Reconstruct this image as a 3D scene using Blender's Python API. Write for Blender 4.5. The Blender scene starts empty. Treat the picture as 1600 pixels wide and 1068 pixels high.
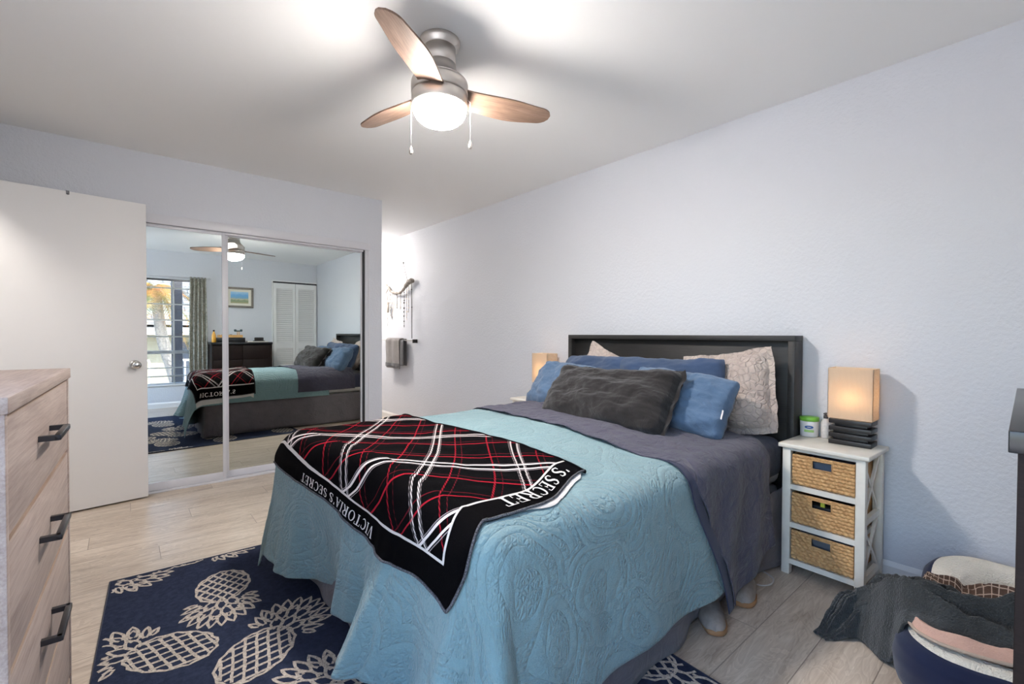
import bpy, bmesh, math, random
from mathutils import Vector, Matrix, noise
PI = math.pi
C = bpy.context.scene.collection
scn = bpy.context.scene

# ------------------------------------------------------------------ camera, world, exposure
CAMH = 1.165
W, L, H, YB = 2.796, 4.206, 2.4535, -0.523      # right wall x, closet wall y, ceiling z, rear wall y
XL = -0.66                                      # left wall
cam = bpy.data.cameras.new('camera'); camo = bpy.data.objects.new('camera', cam); C.objects.link(camo)
cam.sensor_width = 36.0; cam.lens = 714.984 / 1600 * 36; cam.clip_start = 0.02
yaw, pitch, roll = 7.03802e-01, -1.61413e-02, 4.27036e-03
fwd = Vector((math.sin(yaw)*math.cos(pitch), math.cos(yaw)*math.cos(pitch), math.sin(pitch)))
rt = Vector((math.cos(yaw), -math.sin(yaw), 0)); up = rt.cross(fwd)
r2 = rt*math.cos(roll) + up*math.sin(roll); u2 = -rt*math.sin(roll) + up*math.cos(roll)
camo.matrix_world = Matrix(((r2.x, u2.x, -fwd.x, 0), (r2.y, u2.y, -fwd.y, 0), (r2.z, u2.z, -fwd.z, CAMH), (0, 0, 0, 1)))
scn.camera = camo

world = bpy.data.worlds.new('sky'); scn.world = world; world.use_nodes = True
wn = world.node_tree; bg = wn.nodes['Background']
sky = wn.nodes.new('ShaderNodeTexSky'); sky.sky_type = 'NISHITA'; sky.sun_disc = False
sky.sun_elevation = math.radians(52); sky.sun_rotation = math.radians(0); sky.altitude = 10; sky.air_density = 1.0; sky.dust_density = 1.2
wn.links.new(sky.outputs[0], bg.inputs[0]); bg.inputs[1].default_value = 0.52

sun = bpy.data.lights.new('sun', 'SUN'); sun.energy = 5.5; sun.angle = 0.01; sun.color = (1.0, .95, .87)
suno = bpy.data.objects.new('sun', sun); C.objects.link(suno); suno.location = (0, 6, 8)
suno.rotation_euler = (math.radians(-42), 0, math.radians(-25))
scn.view_settings.view_transform = 'Standard'; scn.view_settings.look = 'None'
scn.view_settings.gamma = 1.0; scn.view_settings.use_curve_mapping = False
scn.view_settings.exposure = 1.80
scn.cycles.max_bounces = 10; scn.cycles.diffuse_bounces = 6; scn.cycles.glossy_bounces = 4; scn.cycles.transmission_bounces = 6
scn.cycles.caustics_reflective = False; scn.cycles.caustics_refractive = False
scn.cycles.sample_clamp_indirect = 6.0
try:
    scn.cycles.use_denoising = True; scn.cycles.denoising_input_passes = 'RGB_ALBEDO_NORMAL'
except Exception: pass

GLOBE, SHADE, DOME, HALL = 84.0, 6.0, 60.0, 25.0    # emission strengths: fan globe, lamp bulbs, added passage and hall domes

# ------------------------------------------------------------------ materials
def lin(c): return tuple(((v/255)/12.92 if v/255 <= .04045 else ((v/255+.055)/1.055)**2.4) for v in c) + (1,)
class NT:
    def __init__(s, name, rough=.5, metal=0.0, spec=None, sheen=0.0):
        m = s.m = bpy.data.materials.new(name); m.use_nodes = True; s.t = m.node_tree
        s.b = s.t.nodes['Principled BSDF']; s.out = s.t.nodes['Material Output']
        s.b.inputs['Roughness'].default_value = rough; s.b.inputs['Metallic'].default_value = metal
        if spec is not None: s.b.inputs['Specular IOR Level'].default_value = spec
        if sheen: s.b.inputs['Sheen Weight'].default_value = sheen; s.b.inputs['Sheen Roughness'].default_value = .6
        s.coord = None
    def n(s, t, **kw):
        x = s.t.nodes.new('ShaderNode'+t)
        for k, v in kw.items():
            if k.startswith('i_'): x.inputs[k[2:].replace('_', ' ')].default_value = v
            else: setattr(x, k, v)
        return x
    def l(s, a, b): s.t.links.new(a, b)
    def obj(s, scale=(1,1,1), rot=(0,0,0), src='Object'):
        tc = s.n('TexCoord'); mp = s.n('Mapping'); s.l(tc.outputs[src], mp.inputs[0])
        mp.inputs['Scale'].default_value = scale; mp.inputs['Rotation'].default_value = rot
        return mp.outputs[0]
    def noise(s, vec, scale, detail=4, rough=.55, dist=0):
        x = s.n('TexNoise'); s.l(vec, x.inputs['Vector']); x.inputs['Scale'].default_value = scale
        x.inputs['Detail'].default_value = detail; x.inputs['Roughness'].default_value = rough; x.inputs['Distortion'].default_value = dist
        return x.outputs['Fac']
    def ramp(s, fac, stops, interp='LINEAR'):
        x = s.n('ValToRGB'); e = x.color_ramp; e.interpolation = interp
        while len(e.elements) < len(stops): e.elements.new(1)
        for k, (p, c) in enumerate(stops):
            e.elements[k].position = p; e.elements[k].color = c if len(c) == 4 else lin(c)
        s.l(fac, x.inputs[0]); return x.outputs[0]
    def math(s, op, a, b=None, c=None):
        x = s.n('Math', operation=op)
        for i, v in enumerate((a, b, c)):
            if v is None: continue
            if isinstance(v, (int, float)): x.inputs[i].default_value = v
            else: s.l(v, x.inputs[i])
        return x.outputs[0]
    def mix(s, fac, a, b, mode='MIX'):
        x = s.n('Mix', data_type='RGBA', blend_type=mode)
        for i, v in ((0, fac), (6, a), (7, b)):
            if isinstance(v, (int, float)): x.inputs[i].default_value = v
            elif isinstance(v, tuple): x.inputs[i].default_value = v if len(v) == 4 else lin(v)
            else: s.l(v, x.inputs[i])
        return x.outputs[2]
    def bump(s, h, dist=.002, strength=1.0, prev=None):
        x = s.n('Bump'); x.inputs['Distance'].default_value = dist; x.inputs['Strength'].default_value = strength
        s.l(h, x.inputs['Height'])
        if prev is not None: s.l(prev, x.inputs['Normal'])
        s.l(x.outputs[0], s.b.inputs['Normal']); return x.outputs[0]
    def col(s, v):
        if isinstance(v, tuple): s.b.inputs['Base Color'].default_value = v if len(v) == 4 else lin(v)
        else: s.l(v, s.b.inputs['Base Color'])
def plain(name, c, rough=.5, metal=0, var=0, vscale=20, bump=0, bscale=200, spec=None, sheen=0, src='Object'):
    t = NT(name, rough, metal, spec, sheen); v = None
    if var or bump: v = t.obj(src=src)
    if var:
        d = tuple(max(0, int(x*(1-var))) for x in c); e = tuple(min(255, int(x*(1+var))) for x in c)
        t.col(t.ramp(t.noise(v, vscale), [(.3, d), (.7, e)]))
    else: t.col(c)
    if bump: t.bump(t.noise(v, bscale, 3), bump)
    return t.m

def wall_mat(name, c):
    t = NT(name, .62, spec=.35); v = t.obj(); t.col(c)
    a = t.noise(v, 55, 3, .6); b = t.noise(v, 170, 2)
    t.bump(t.math('ADD', t.ramp(a, [(.35, (0,0,0)), (.65, (255,255,255))]), t.math('MULTIPLY', b, .4)), .0013, .8); return t.m
M = {}
M['wall'] = wall_mat('wall_paint', (206, 209, 216))
M['ceil'] = plain('ceiling_paint', (240, 240, 239), .8)
M['white'] = plain('white_trim_paint', (226, 226, 226), .4)
M['door'] = plain('door_paint', (224, 223, 222), .45)
M['alum'] = plain('white_aluminium', (205, 206, 212), .35)
M['gap_shade'] = plain('gap_shade', (40, 40, 44), .6)
M['chrome'] = plain('brushed_nickel_knob', (200, 198, 195), .22, 1)
t = NT('mirror_silver', .0, 1.0); t.col((222, 230, 228)); M['mirror'] = t.m
# floor planks run along x
t = NT('laminate_planks', .33, spec=.5)
v = t.obj()
sx = t.n('SeparateXYZ'); t.l(v, sx.inputs[0]); row = t.math('FLOOR', t.math('DIVIDE', sx.outputs[1], .185))
cb = t.n('CombineXYZ'); t.l(t.math('ADD', sx.outputs[0], t.math('MULTIPLY', t.math('FRACT', t.math('MULTIPLY', row, .6180339)), 1.25)), cb.inputs[0]); t.l(sx.outputs[1], cb.inputs[1])
br = t.n('TexBrick'); t.l(cb.outputs[0], br.inputs[0]); br.offset = 0; br.inputs['Scale'].default_value = 1
br.inputs['Brick Width'].default_value = 1.25; br.inputs['Row Height'].default_value = .185
br.inputs['Mortar Size'].default_value = .0018; br.inputs['Mortar Smooth'].default_value = .3; br.inputs['Bias'].default_value = 0
br.inputs['Color1'].default_value = (.0, .0, .0, 1); br.inputs['Color2'].default_value = (1, 1, 1, 1); br.inputs['Mortar'].default_value = (.5, .5, .5, 1)
off = t.n('VectorMath', operation='MULTIPLY_ADD'); t.l(br.outputs['Color'], off.inputs[0]); off.inputs[1].default_value = (7, 13, 5); t.l(v, off.inputs[2])
mp = t.n('Mapping'); t.l(off.outputs[0], mp.inputs[0]); mp.inputs['Scale'].default_value = (1.0, 7.0, 1)
g1 = t.noise(mp.outputs[0], 2.2, 6, .62, 1.4); mp2 = t.n('Mapping'); t.l(off.outputs[0], mp2.inputs[0]); mp2.inputs['Scale'].default_value = (3.5, 60, 1)
g2 = t.noise(mp2.outputs[0], 2.5, 4, .6, .3)
mp3 = t.n('Mapping'); t.l(off.outputs[0], mp3.inputs[0]); mp3.inputs['Scale'].default_value = (1.6, 5, 1)
g3 = t.noise(mp3.outputs[0], 2.0, 3, .5, .6); ring = t.math('FRACT', t.math('MULTIPLY', g3, 14))
c1 = t.ramp(g1, [(.28, (146, 128, 112)), (.5, (198, 184, 167)), (.72, (222, 210, 195))])
c2 = t.mix(.32, c1, t.ramp(g2, [(.3, (160, 141, 124)), (.7, (222, 209, 192))]))
c3 = t.mix(.24, c2, t.ramp(ring, [(0, (214, 203, 189)), (.5, (176, 160, 145)), (1, (140, 122, 108))]))
tone = t.mix(.14, c3, br.outputs['Color'], 'SOFT_LIGHT')
c4 = t.mix(t.math('MULTIPLY', br.outputs['Fac'], .55), tone, (88, 76, 66))
t.col(c4); t.bump(t.math('SUBTRACT', t.math('MULTIPLY', g2, .5), br.outputs['Fac']), .0006); M['floor'] = t.m
# oak effect chest (grain along its local y)
def wood(name, a, b, c, sc=(8, 1.2, 8), rough=.5, fine=(120, 4, 120), bump=.0004):
    t = NT(name, rough); v = t.obj(sc); w = t.obj(fine)
    g = t.noise(v, 2.4, 6, .62, 1.0); f = t.noise(w, 2.0, 4, .6, .2)
    t.col(t.mix(.45, t.ramp(g, [(.28, a), (.5, b), (.74, c)]), t.ramp(f, [(.32, a), (.7, c)])))
    t.bump(f, bump); return t.m
M['oak'] = wood('oak_laminate', (134, 116, 108), (168, 151, 142), (190, 175, 165), (7, 1.3, 9), .5)
M['oak_edge'] = wood('oak_edge_band', (140, 118, 104), (166, 144, 128), (184, 164, 148), (7, 1.3, 9), .5)
M['espresso'] = wood('espresso_wood', (22, 13, 12), (30, 19, 17), (38, 25, 22), (5, 5, 1.2), .6)
M['espresso'].node_tree.nodes['Principled BSDF'].inputs['Specular IOR Level'].default_value = .2
M['espresso_top'] = plain('espresso_top_laminate', (24, 24, 28), .3)
M['headboard'] = wood('black_brown_wood', (22, 21, 21), (31, 30, 30), (44, 42, 41), (8, 1.2, 6), .5)
M['blade'] = wood('weathered_blade_wood', (92, 70, 58), (122, 98, 82), (148, 124, 108), (1.5, 10, 6), .5, (5, 130, 100))
M['nickel'] = plain('brushed_nickel', (212, 205, 198), .4, 1, bump=.0002, bscale=300)
M['handle'] = plain('gunmetal_handle', (62, 62, 66), .32, .7)
def emit(name, c, s):
    t = NT(name); t.b.inputs['Emission Color'].default_value = lin(c); t.b.inputs['Emission Strength'].default_value = s; t.col((240, 238, 232)); return t.m
M['globe'] = emit('lit_frosted_glass', (255, 247, 240), GLOBE)
M['bulb'] = emit('lit_bulb', (255, 222, 180), SHADE)
M['dome'] = emit('added_passage_dome', (255, 244, 230), DOME)
M['hall'] = emit('added_hall_dome', (255, 246, 236), HALL)
t = NT('linen_shade', .9); v = t.obj(); 
wv = t.n('TexWave', wave_type='BANDS', bands_direction='Y'); t.l(v, wv.inputs[0]); wv.inputs['Scale'].default_value = 110; wv.inputs['Distortion'].default_value = 3
wz = t.n('TexWave', wave_type='BANDS', bands_direction='Z'); t.l(v, wz.inputs[0]); wz.inputs['Scale'].default_value = 110; wz.inputs['Distortion'].default_value = 3
lc = t.mix(t.math('MULTIPLY', t.math('ADD', wv.outputs['Fac'], wz.outputs['Fac']), .5), (208, 188, 162), (246, 234, 216)); t.col(lc)
tr = t.n('BsdfTranslucent'); t.l(lc, tr.inputs[0]); mx = t.n('MixShader'); mx.inputs[0].default_value = .45
t.l(t.b.outputs[0], mx.inputs[1]); t.l(tr.outputs[0], mx.inputs[2]); t.l(mx.outputs[0], t.out.inputs[0]); M['shade'] = t.m
M['lamp_black'] = plain('black_lamp_wood', (36, 34, 35), .4)
M['stand'] = plain('cream_white_paint', (226, 222, 212), .42, var=.02)
def fabric(name, c, sc=900, bump=.0006, rough=.95, sheen=.2, var=.05, wr=0):
    t = NT(name, rough, spec=.15, sheen=sheen); v = t.obj()
    d = tuple(int(x*(1-var)) for x in c); e = tuple(min(255, int(x*(1+var))) for x in c)
    t.col(t.ramp(t.noise(v, 9, 4), [(.3, d), (.7, e)]))
    p = t.bump(t.noise(v, sc, 2), bump)
    if wr: t.bump(t.noise(v, 14, 4, .6, 1.2), wr, prev=p)
    return t.m
M['navy_fab'] = fabric('navy_quilt', (56, 74, 102), 300, .0008)
M['blue_fab'] = fabric('denim_blue_cotton', (82, 106, 134), wr=.008)
M['charcoal'] = fabric('charcoal_cotton', (36, 33, 33), wr=.006)
M['sheet'] = fabric('slate_purple_sheet', (68, 66, 82), 900, .0004, wr=.020, var=.03)
M['fitted'] = fabric('dark_navy_fitted_sheet', (50, 54, 76), wr=.006)
M['sheet_back'] = fabric('navy_sheet_underside', (30, 36, 66))
M['skirt'] = fabric('dusky_grey_bedskirt', (100, 95, 101), wr=.008)
M['mattress'] = fabric('mattress_ticking', (205, 203, 200))
M['lining'] = fabric('white_sherpa_lining', (208, 204, 202), 260, .004)
M['sherpa'] = fabric('cream_sherpa', (226, 220, 206), 170, .007, var=.04)
M['bed_navy'] = fabric('navy_canvas', (24, 32, 60))
M['peach'] = fabric('peach_fleece', (204, 164, 146), 200, .003)
M['greyfleece'] = fabric('dark_grey_fleece', (56, 58, 58), 170, .007, var=.22)
M['towel'] = fabric('grey_towel', (128, 124, 124), 260, .005)
M['towel_dark'] = fabric('dark_grey_towel', (84, 84, 88), 260, .005)
# beige quilted sham
t = NT('beige_quilt', .95, spec=.15, sheen=.2); v = t.obj()
vo = t.n('TexVoronoi', feature='DISTANCE_TO_EDGE'); t.l(v, vo.inputs['Vector']); vo.inputs['Scale'].default_value = 34
p = t.bump(t.ramp(vo.outputs['Distance'], [(0, (0,0,0)), (.14, (255,255,255))]), .0045, .9)
t.bump(t.noise(v, 13, 4, .6, 1.5), .012, prev=p)
t.col(t.ramp(t.noise(v, 6), [(.3, (176, 160, 152)), (.7, (198, 184, 174))])); M['beige'] = t.m
# teal matelasse coverlet: raised paisley bands follow the cloth (UV in metres)
t = NT('teal_matelasse', .82, spec=.25, sheen=.25); v = t.obj(src='UV')
nz = t.n('TexNoise'); t.l(v, nz.inputs[0]); nz.inputs['Scale'].default_value = 3.2; nz.inputs['Detail'].default_value = 1
wv = t.n('VectorMath', operation='MULTIPLY_ADD'); t.l(nz.outputs['Color'], wv.inputs[0]); wv.inputs[1].default_value = (.22, .22, 0); t.l(v, wv.inputs[2])
vo = t.n('TexVoronoi', feature='F1'); t.l(wv.outputs[0], vo.inputs['Vector']); vo.inputs['Scale'].default_value = 3.6; vo.inputs['Randomness'].default_value = .75
ph = t.math('MULTIPLY', vo.outputs['Distance'], 11.0)
band = t.math('POWER', t.math('ABSOLUTE', t.math('SINE', t.math('MULTIPLY', ph, PI))), .5)
sel = t.math('GREATER_THAN', t.math('FRACT', t.math('MULTIPLY', ph, .5)), .5)
ed = t.n('TexVoronoi', feature='DISTANCE_TO_EDGE'); t.l(wv.outputs[0], ed.inputs['Vector']); ed.inputs['Scale'].default_value = 62
small = t.math('MINIMUM', t.math('MULTIPLY', ed.outputs['Distance'], 3.0), 1.0)
fine = t.noise(v, 95, 3, .6)
hgt = t.math('ADD', t.math('MULTIPLY', band, 1.0), t.math('ADD', t.math('MULTIPLY', t.math('MULTIPLY', small, sel), .8), t.math('MULTIPLY', fine, 1.5)))
p = t.bump(hgt, .0046, .85)
t.bump(t.noise(v, 7, 3, .5, .6), .02, .5, prev=p)
t.col(t.ramp(t.noise(v, 5), [(.3, (114, 145, 151)), (.7, (122, 152, 157))])); M['teal'] = t.m
# plaid throw, UV in metres: u from near edge, v from foot edge
t = NT('plaid_throw', .95, spec=.05); tc = t.n('TexCoord'); sx = t.n('SeparateXYZ'); t.l(tc.outputs['UV'], sx.inputs[0])
U, V = sx.outputs[0], sx.outputs[1]; K = (7, 6, 8)
WH, WD, RD, DR = (225, 216, 214), (150, 140, 142), (160, 30, 46), (92, 22, 32)
P = .52
def bands(expr, phase):
    f = t.math('FRACT', t.math('ADD', t.math('DIVIDE', expr, P), phase))
    st = [(0, K), (.073, WD), (.081, K), (.090, WH), (.113, K), (.165, WH), (.188, K), (.197, WD), (.205, K),
          (.38, RD), (.396, K), (.46, DR), (.470, K), (.72, K), (.80, RD), (.818, K), (.88, DR), (.890, K)]
    return t.ramp(f, st, 'CONSTANT')
A = bands(t.math('ADD', U, t.math('MULTIPLY', V, 1.0)), .544); B = bands(t.math('SUBTRACT', t.math('MULTIPLY', V, 1.0), U), .352)
tw = t.math('GREATER_THAN', t.math('FRACT', t.math('MULTIPLY', t.math('ADD', t.math('MULTIPLY', U, 2.2), V), 95)), .38)
tw2 = t.math('GREATER_THAN', t.math('FRACT', t.math('MULTIPLY', t.math('SUBTRACT', V, t.math('MULTIPLY', U, .5)), 130)), .42)
A2 = t.mix(t.math('MULTIPLY', tw, .8), A, K); B2 = t.mix(t.math('MULTIPLY', tw2, .75), B, K)
A2 = t.mix(t.math('SUBTRACT', 1.0, tw), t.mix(.0, A, K), A); 
pl = t.mix(1.0, A, B2, 'LIGHTEN')
inn = t.math('MULTIPLY', t.math('MULTIPLY', t.math('GREATER_THAN', U, .104), t.math('GREATER_THAN', V, .098)), t.math('LESS_THAN', U, 1.50))
c = t.mix(inn, K, pl)
def line(x, a, w=.009):
    return t.math('LESS_THAN', t.math('ABSOLUTE', t.math('SUBTRACT', x, a)), w/2)
in2 = t.math('MULTIPLY', t.math('MULTIPLY', t.math('GREATER_THAN', U, .099), t.math('GREATER_THAN', V, .0935)), t.math('LESS_THAN', U, 1.505))
wl = t.math('MULTIPLY', in2, t.math('MAXIMUM', t.math('MAXIMUM', line(U, .104), line(V, .098)), line(U, 1.50)))
c = t.mix(wl, c, (214, 208, 204)); t.col(c); t.bump(t.noise(t.obj(src='UV'), 300, 3), .002); M['plaid'] = t.m
M['letter'] = fabric('white_woven_letter', (222, 218, 216))
M['stitch'] = plain('black_white_overlock', (60, 60, 64), .9, var=.9, vscale=260)
# brown plaid (dog blanket)
t = NT('brown_check', .95); v = t.obj(src='UV'); b = t.n('TexBrick'); t.l(v, b.inputs[0]); b.offset = 0
for k, x in (('Scale', 1), ('Brick Width', .055), ('Row Height', .055), ('Mortar Size', .004)): b.inputs[k].default_value = x
b.inputs['Color1'].default_value = lin((92, 70, 58)); b.inputs['Color2'].default_value = lin((74, 56, 48)); b.inputs['Mortar'].default_value = lin((190, 168, 150))
t.col(b.outputs['Color']); t.bump(t.noise(t.obj(), 250, 3), .003); M['check'] = t.m
# rug
t = NT('navy_rug_weave', .95, spec=.1); v = t.obj(); t.col(t.ramp(t.noise(v, 60, 4), [(.3, (38, 44, 64)), (.7, (50, 58, 80))])); t.bump(t.noise(v, 420, 2), .002); M['rug'] = t.m
t = NT('cream_rug_yarn', .95, spec=.1); v = t.obj(); t.col(t.ramp(t.noise(v, 130, 4), [(.3, (150, 140, 132)), (.65, (206, 196, 184))])); t.bump(t.noise(v, 420, 2), .002); M['rug_line'] = t.m
# wicker
t = NT('water_hyacinth', .7); v = t.obj(); t.col(t.mix(.5, t.ramp(t.noise(v, 60, 3), [(.3, (170, 122, 72)), (.7, (222, 180, 124))]), t.ramp(t.noise(t.obj((1, .3, 2.5)), 160, 3), [(.3, (150, 104, 60)), (.7, (228, 190, 138))])))
M['wicker'] = t.m
M['tub'] = plain('white_plastic', (226, 226, 228), .35); M['green'] = plain('green_lid', (122, 190, 70), .4)
M['lbl_blue'] = plain('label_blue', (30, 84, 150), .5); M['lbl_green'] = plain('label_green', (160, 205, 120), .5)
M['clear'] = plain('cloudy_clear_plastic', (205, 200, 198), .25, var=.06, vscale=80); M['pump'] = plain('dark_pump', (78, 76, 80), .4)
M['suede'] = plain('grey_suede', (150, 140, 132), .9, var=.08, vscale=30, bump=.001); M['sole'] = plain('tan_sole', (160, 118, 80), .7)
M['cable'] = plain('white_cable', (205, 200, 196), .5); M['black'] = plain('black_plastic', (34, 35, 38), .45)
M['driftwood'] = wood('driftwood_bark', (110, 102, 96), (150, 142, 134), (190, 184, 176), (4, 4, 4), .85)
M['string'] = plain('grey_string', (110, 106, 104), .8); M['shell'] = plain('pale_shell', (216, 206, 196), .5, var=.1, vscale=60)
M['iron'] = plain('black_iron', (44, 42, 42), .5, .5); M['steel'] = plain('pale_steel_rod', (190, 188, 186), .3, .9)

# ------------------------------------------------------------------ geometry helpers
class G:
    """collects shapes into one mesh (several material slots possible)"""
    def __init__(s): s.v = []; s.f = []; s.mi = []; s.uv = {}; s.sm = []
    def add(s, vs, fs, m=0, smooth=False, uvs=None, R=None, T=None):
        o = len(s.v)
        for q in vs:
            q = Vector(q)
            if R is not None: q = R @ q
            if T is not None: q = q + Vector(T)
            s.v.append(q)
        for k, f in enumerate(fs):
            if uvs is not None: s.uv[len(s.f)] = [uvs[i] for i in f]
            s.f.append([i+o for i in f]); s.mi.append(m); s.sm.append(smooth)
        return s
    def box(s, x0, y0, z0, x1, y1, z1, m=0, R=None, T=None):
        x0, x1 = min(x0, x1), max(x0, x1); y0, y1 = min(y0, y1), max(y0, y1); z0, z1 = min(z0, z1), max(z0, z1)
        v = [(x, y, z) for x in (x0, x1) for y in (y0, y1) for z in (z0, z1)]
        return s.add(v, [(0,1,3,2), (4,6,7,5), (0,4,5,1), (2,3,7,6), (0,2,6,4), (1,5,7,3)], m, R=R, T=T)
    def rbox(s, x0, y0, z0, x1, y1, z1, r=.004, m=0, R=None, T=None, seg=2):
        b = bmesh.new(); bmesh.ops.create_cube(b, size=1)
        for q in b.verts: q.co = Vector(((x0+x1)/2+q.co.x*abs(x1-x0), (y0+y1)/2+q.co.y*abs(y1-y0), (z0+z1)/2+q.co.z*abs(z1-z0)))
        r = min(r, abs(x1-x0)*.49, abs(y1-y0)*.49, abs(z1-z0)*.49)
        bmesh.ops.bevel(b, geom=b.edges[:], offset=r, segments=seg, profile=.5, affect='EDGES')
        b.verts.index_update(); s.add([q.co.copy() for q in b.verts], [[q.index for q in f.verts] for f in b.faces], m, True, R=R, T=T); b.free(); return s
    def lathe(s, prof, n=32, m=0, c=(0,0,0), R=None, cap=True, sx=1, sy=1):
        vs = []; fs = []
        for (r, z) in prof:
            for k in range(n): a = 2*PI*k/n; vs.append((r*math.cos(a)*sx, r*math.sin(a)*sy, z))
        for i in range(len(prof)-1):
            for k in range(n): fs.append((i*n+k, i*n+(k+1) % n, (i+1)*n+(k+1) % n, (i+1)*n+k))
        if cap:
            if prof[0][0] > 1e-4: fs.append(tuple(range(n))[::-1])
            if prof[-1][0] > 1e-4: fs.append(tuple(range((len(prof)-1)*n, len(prof)*n)))
        return s.add(vs, fs, m, True, R=R, T=c)
    def tube(s, pts, r, n=8, m=0, closed=False, T=None):
        pts = [Vector(p) for p in pts]; N = len(pts); vs = []; fs = []
        rr = r if isinstance(r, (list, tuple)) else [r]*N
        prev = None
        for i, p in enumerate(pts):
            a = pts[(i-1) % N] if (i > 0 or closed) else p; b = pts[(i+1) % N] if (i < N-1 or closed) else p
            t = (b-a).normalized(); u = (prev - t*prev.dot(t)) if prev is not None else t.orthogonal()
            if u.length < 1e-6: u = t.orthogonal()
            u.normalize(); prev = u; w = t.cross(u)
            for k in range(n): g = 2*PI*k/n; vs.append(p + (u*math.cos(g)+w*math.sin(g))*rr[i])
        for i in range(N if closed else N-1):
            j = (i+1) % N
            for k in range(n): fs.append((i*n+k, i*n+(k+1) % n, j*n+(k+1) % n, j*n+k))
        if not closed: fs.append(tuple(range(n))[::-1]); fs.append(tuple(range((N-1)*n, N*n)))
        return s.add(vs, fs, m, True, T=T)
    def grid(s, fn, nu, nv, m=0, uvf=None, closed_u=False, R=None, T=None, flip=False):
        vs = []; uv = []
        for j in range(nv+1):
            for i in range(nu+1):
                vs.append(fn(i/nu, j/nv)); uv.append(uvf(i/nu, j/nv) if uvf else (i/nu, j/nv))
        fs = [(j*(nu+1)+i, j*(nu+1)+i+1, (j+1)*(nu+1)+i+1, (j+1)*(nu+1)+i) for j in range(nv) for i in range(nu)]
        if flip: fs = [f[::-1] for f in fs]
        return s.add(vs, fs, m, True, uv, R=R, T=T)
def xf(parent):
    m = Matrix.Identity(4)
    while parent is not None:
        m = (Matrix.Translation(parent.location) @ parent.rotation_euler.to_matrix().to_4x4()) @ m; parent = parent.parent
    return m
def obj(name, g, mats, parent=None, world=True, smooth=None, mods=None):
    """links the collected shapes as ONE mesh object; world=True: shapes were given in world coordinates"""
    me = bpy.data.meshes.new(name); vs = g.v
    if parent is not None and world:
        inv = xf(parent).inverted(); vs = [inv @ v for v in vs]
    me.from_pydata([tuple(v) for v in vs], [], g.f); me.update()
    for x in (mats if isinstance(mats, (list, tuple)) else [mats]): me.materials.append(M[x] if isinstance(x, str) else x)
    me.polygons.foreach_set('material_index', g.mi)
    me.polygons.foreach_set('use_smooth', [bool(x) for x in g.sm] if smooth is None else [smooth]*len(g.f))
    if g.uv:
        uvl = me.uv_layers.new(name='UVMap')
        for p in me.polygons:
            u = g.uv.get(p.index)
            if u:
                for k, li in enumerate(p.loop_indices): uvl.data[li].uv = u[k]
    o = bpy.data.objects.new(name, me); C.objects.link(o)
    if parent is not None: o.parent = parent
    if mods:
        for ty, kw in mods:
            md = o.modifiers.new(ty.lower(), ty)
            for k, x in kw.items(): setattr(md, k, x)
    return o
def thing(name, label, cat, loc=(0,0,0), rotz=0, group=None):
    o = bpy.data.objects.new(name, None); C.objects.link(o); o.location = loc; o.rotation_euler = (0, 0, rotz); o.empty_display_size = .1
    o['label'] = label; o['category'] = cat
    if group: o['group'] = group
    return o
def tag(o, label, cat, group=None):
    o['label'] = label; o['category'] = cat
    if group: o['group'] = group
    return o
def struct(o): o['kind'] = 'structure'; return o
def nz(x, y, z, o=4): return noise.fractal(Vector((x, y, z)), 1.0, 2.0, o)
SOL = lambda th, off=0.0: ('SOLIDIFY', dict(thickness=th, offset=off))

# ------------------------------------------------------------------ the room shell
T = .12; HX = -1.75; YE = 6.7
g = G().box(XL-T, YB-T, -.1, W+T, YE+T, 0).box(HX-T, 2.3-T, -.1, XL-T, L+.8, 0); struct(obj('floor', g, 'floor'))
g = G().box(XL-T, YB-.7, H, W+T, YE+T, H+.2).box(HX-T, 2.3-T, H, XL-T, L+.8, H+.2); struct(obj('ceiling', g, 'ceil'))
g = G().box(W, YB-T, 0, W+T, YE+T, H); struct(obj('wall_right', g, 'wall'))
WX0, WX1, WZ0, WZ1 = -.36, .87, .36, 2.01           # window opening in the rear wall
BX_0, BX_1, BZ = 2.03, 2.785, 2.10                  # louvred closet opening
g = G()
g.box(XL-T, YB-T, 0, WX0, YB, H); g.box(WX0, YB-T, 0, WX1, YB, WZ0); g.box(WX0, YB-T, WZ1, WX1, YB, H)
g.box(WX1, YB-T, 0, W, YB, H)
struct(obj('wall_back', g, 'wall'))
OX0, OX1, OZ = -.60, 1.77, 1.985                    # mirrored closet opening
g = G(); g.box(XL, L, 0, OX0, L+T, H); g.box(OX0, L, OZ, OX1, L+T, H); g.box(OX1, L, 0, 1.912, L+T, H)
g.box(1.912-T, L+T, 0, 1.912, YE, H)                # the passage's inner side
g.box(XL, L+.62, 0, 1.912-T, L+.72, H)              # closet back
struct(obj('wall_front', g, 'wall'))
LW = (-.42, 1.0, .25, 2.12)                         # opening for the added, unseen window beside the camera
g = G(); g.box(XL-T, YB, 0, XL, LW[0], H); g.box(XL-T, LW[0], 0, XL, LW[1], LW[2]); g.box(XL-T, LW[0], LW[3], XL, LW[1], H); g.box(XL-T, LW[1], 0, XL, 3.22, H); g.box(XL-T, 3.22, 2.06, XL, 4.03, H); g.box(XL-T, 4.03, 0, XL, L+.72, H)
struct(obj('wall_left', g, 'wall'))
g = G(); g.box(1.912-T, YE, 0, W+T, YE+T, H); struct(obj('wall_passage', g, 'wall'))
g = G(); g.box(HX-T, 2.3, 0, HX, L+.8, H); g.box(HX, 2.3-T, 0, XL-T, 2.3, H); g.box(HX, L+.72, 0, XL-T, L+.8, H); struct(obj('wall_hall', g, 'wall'))
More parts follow.
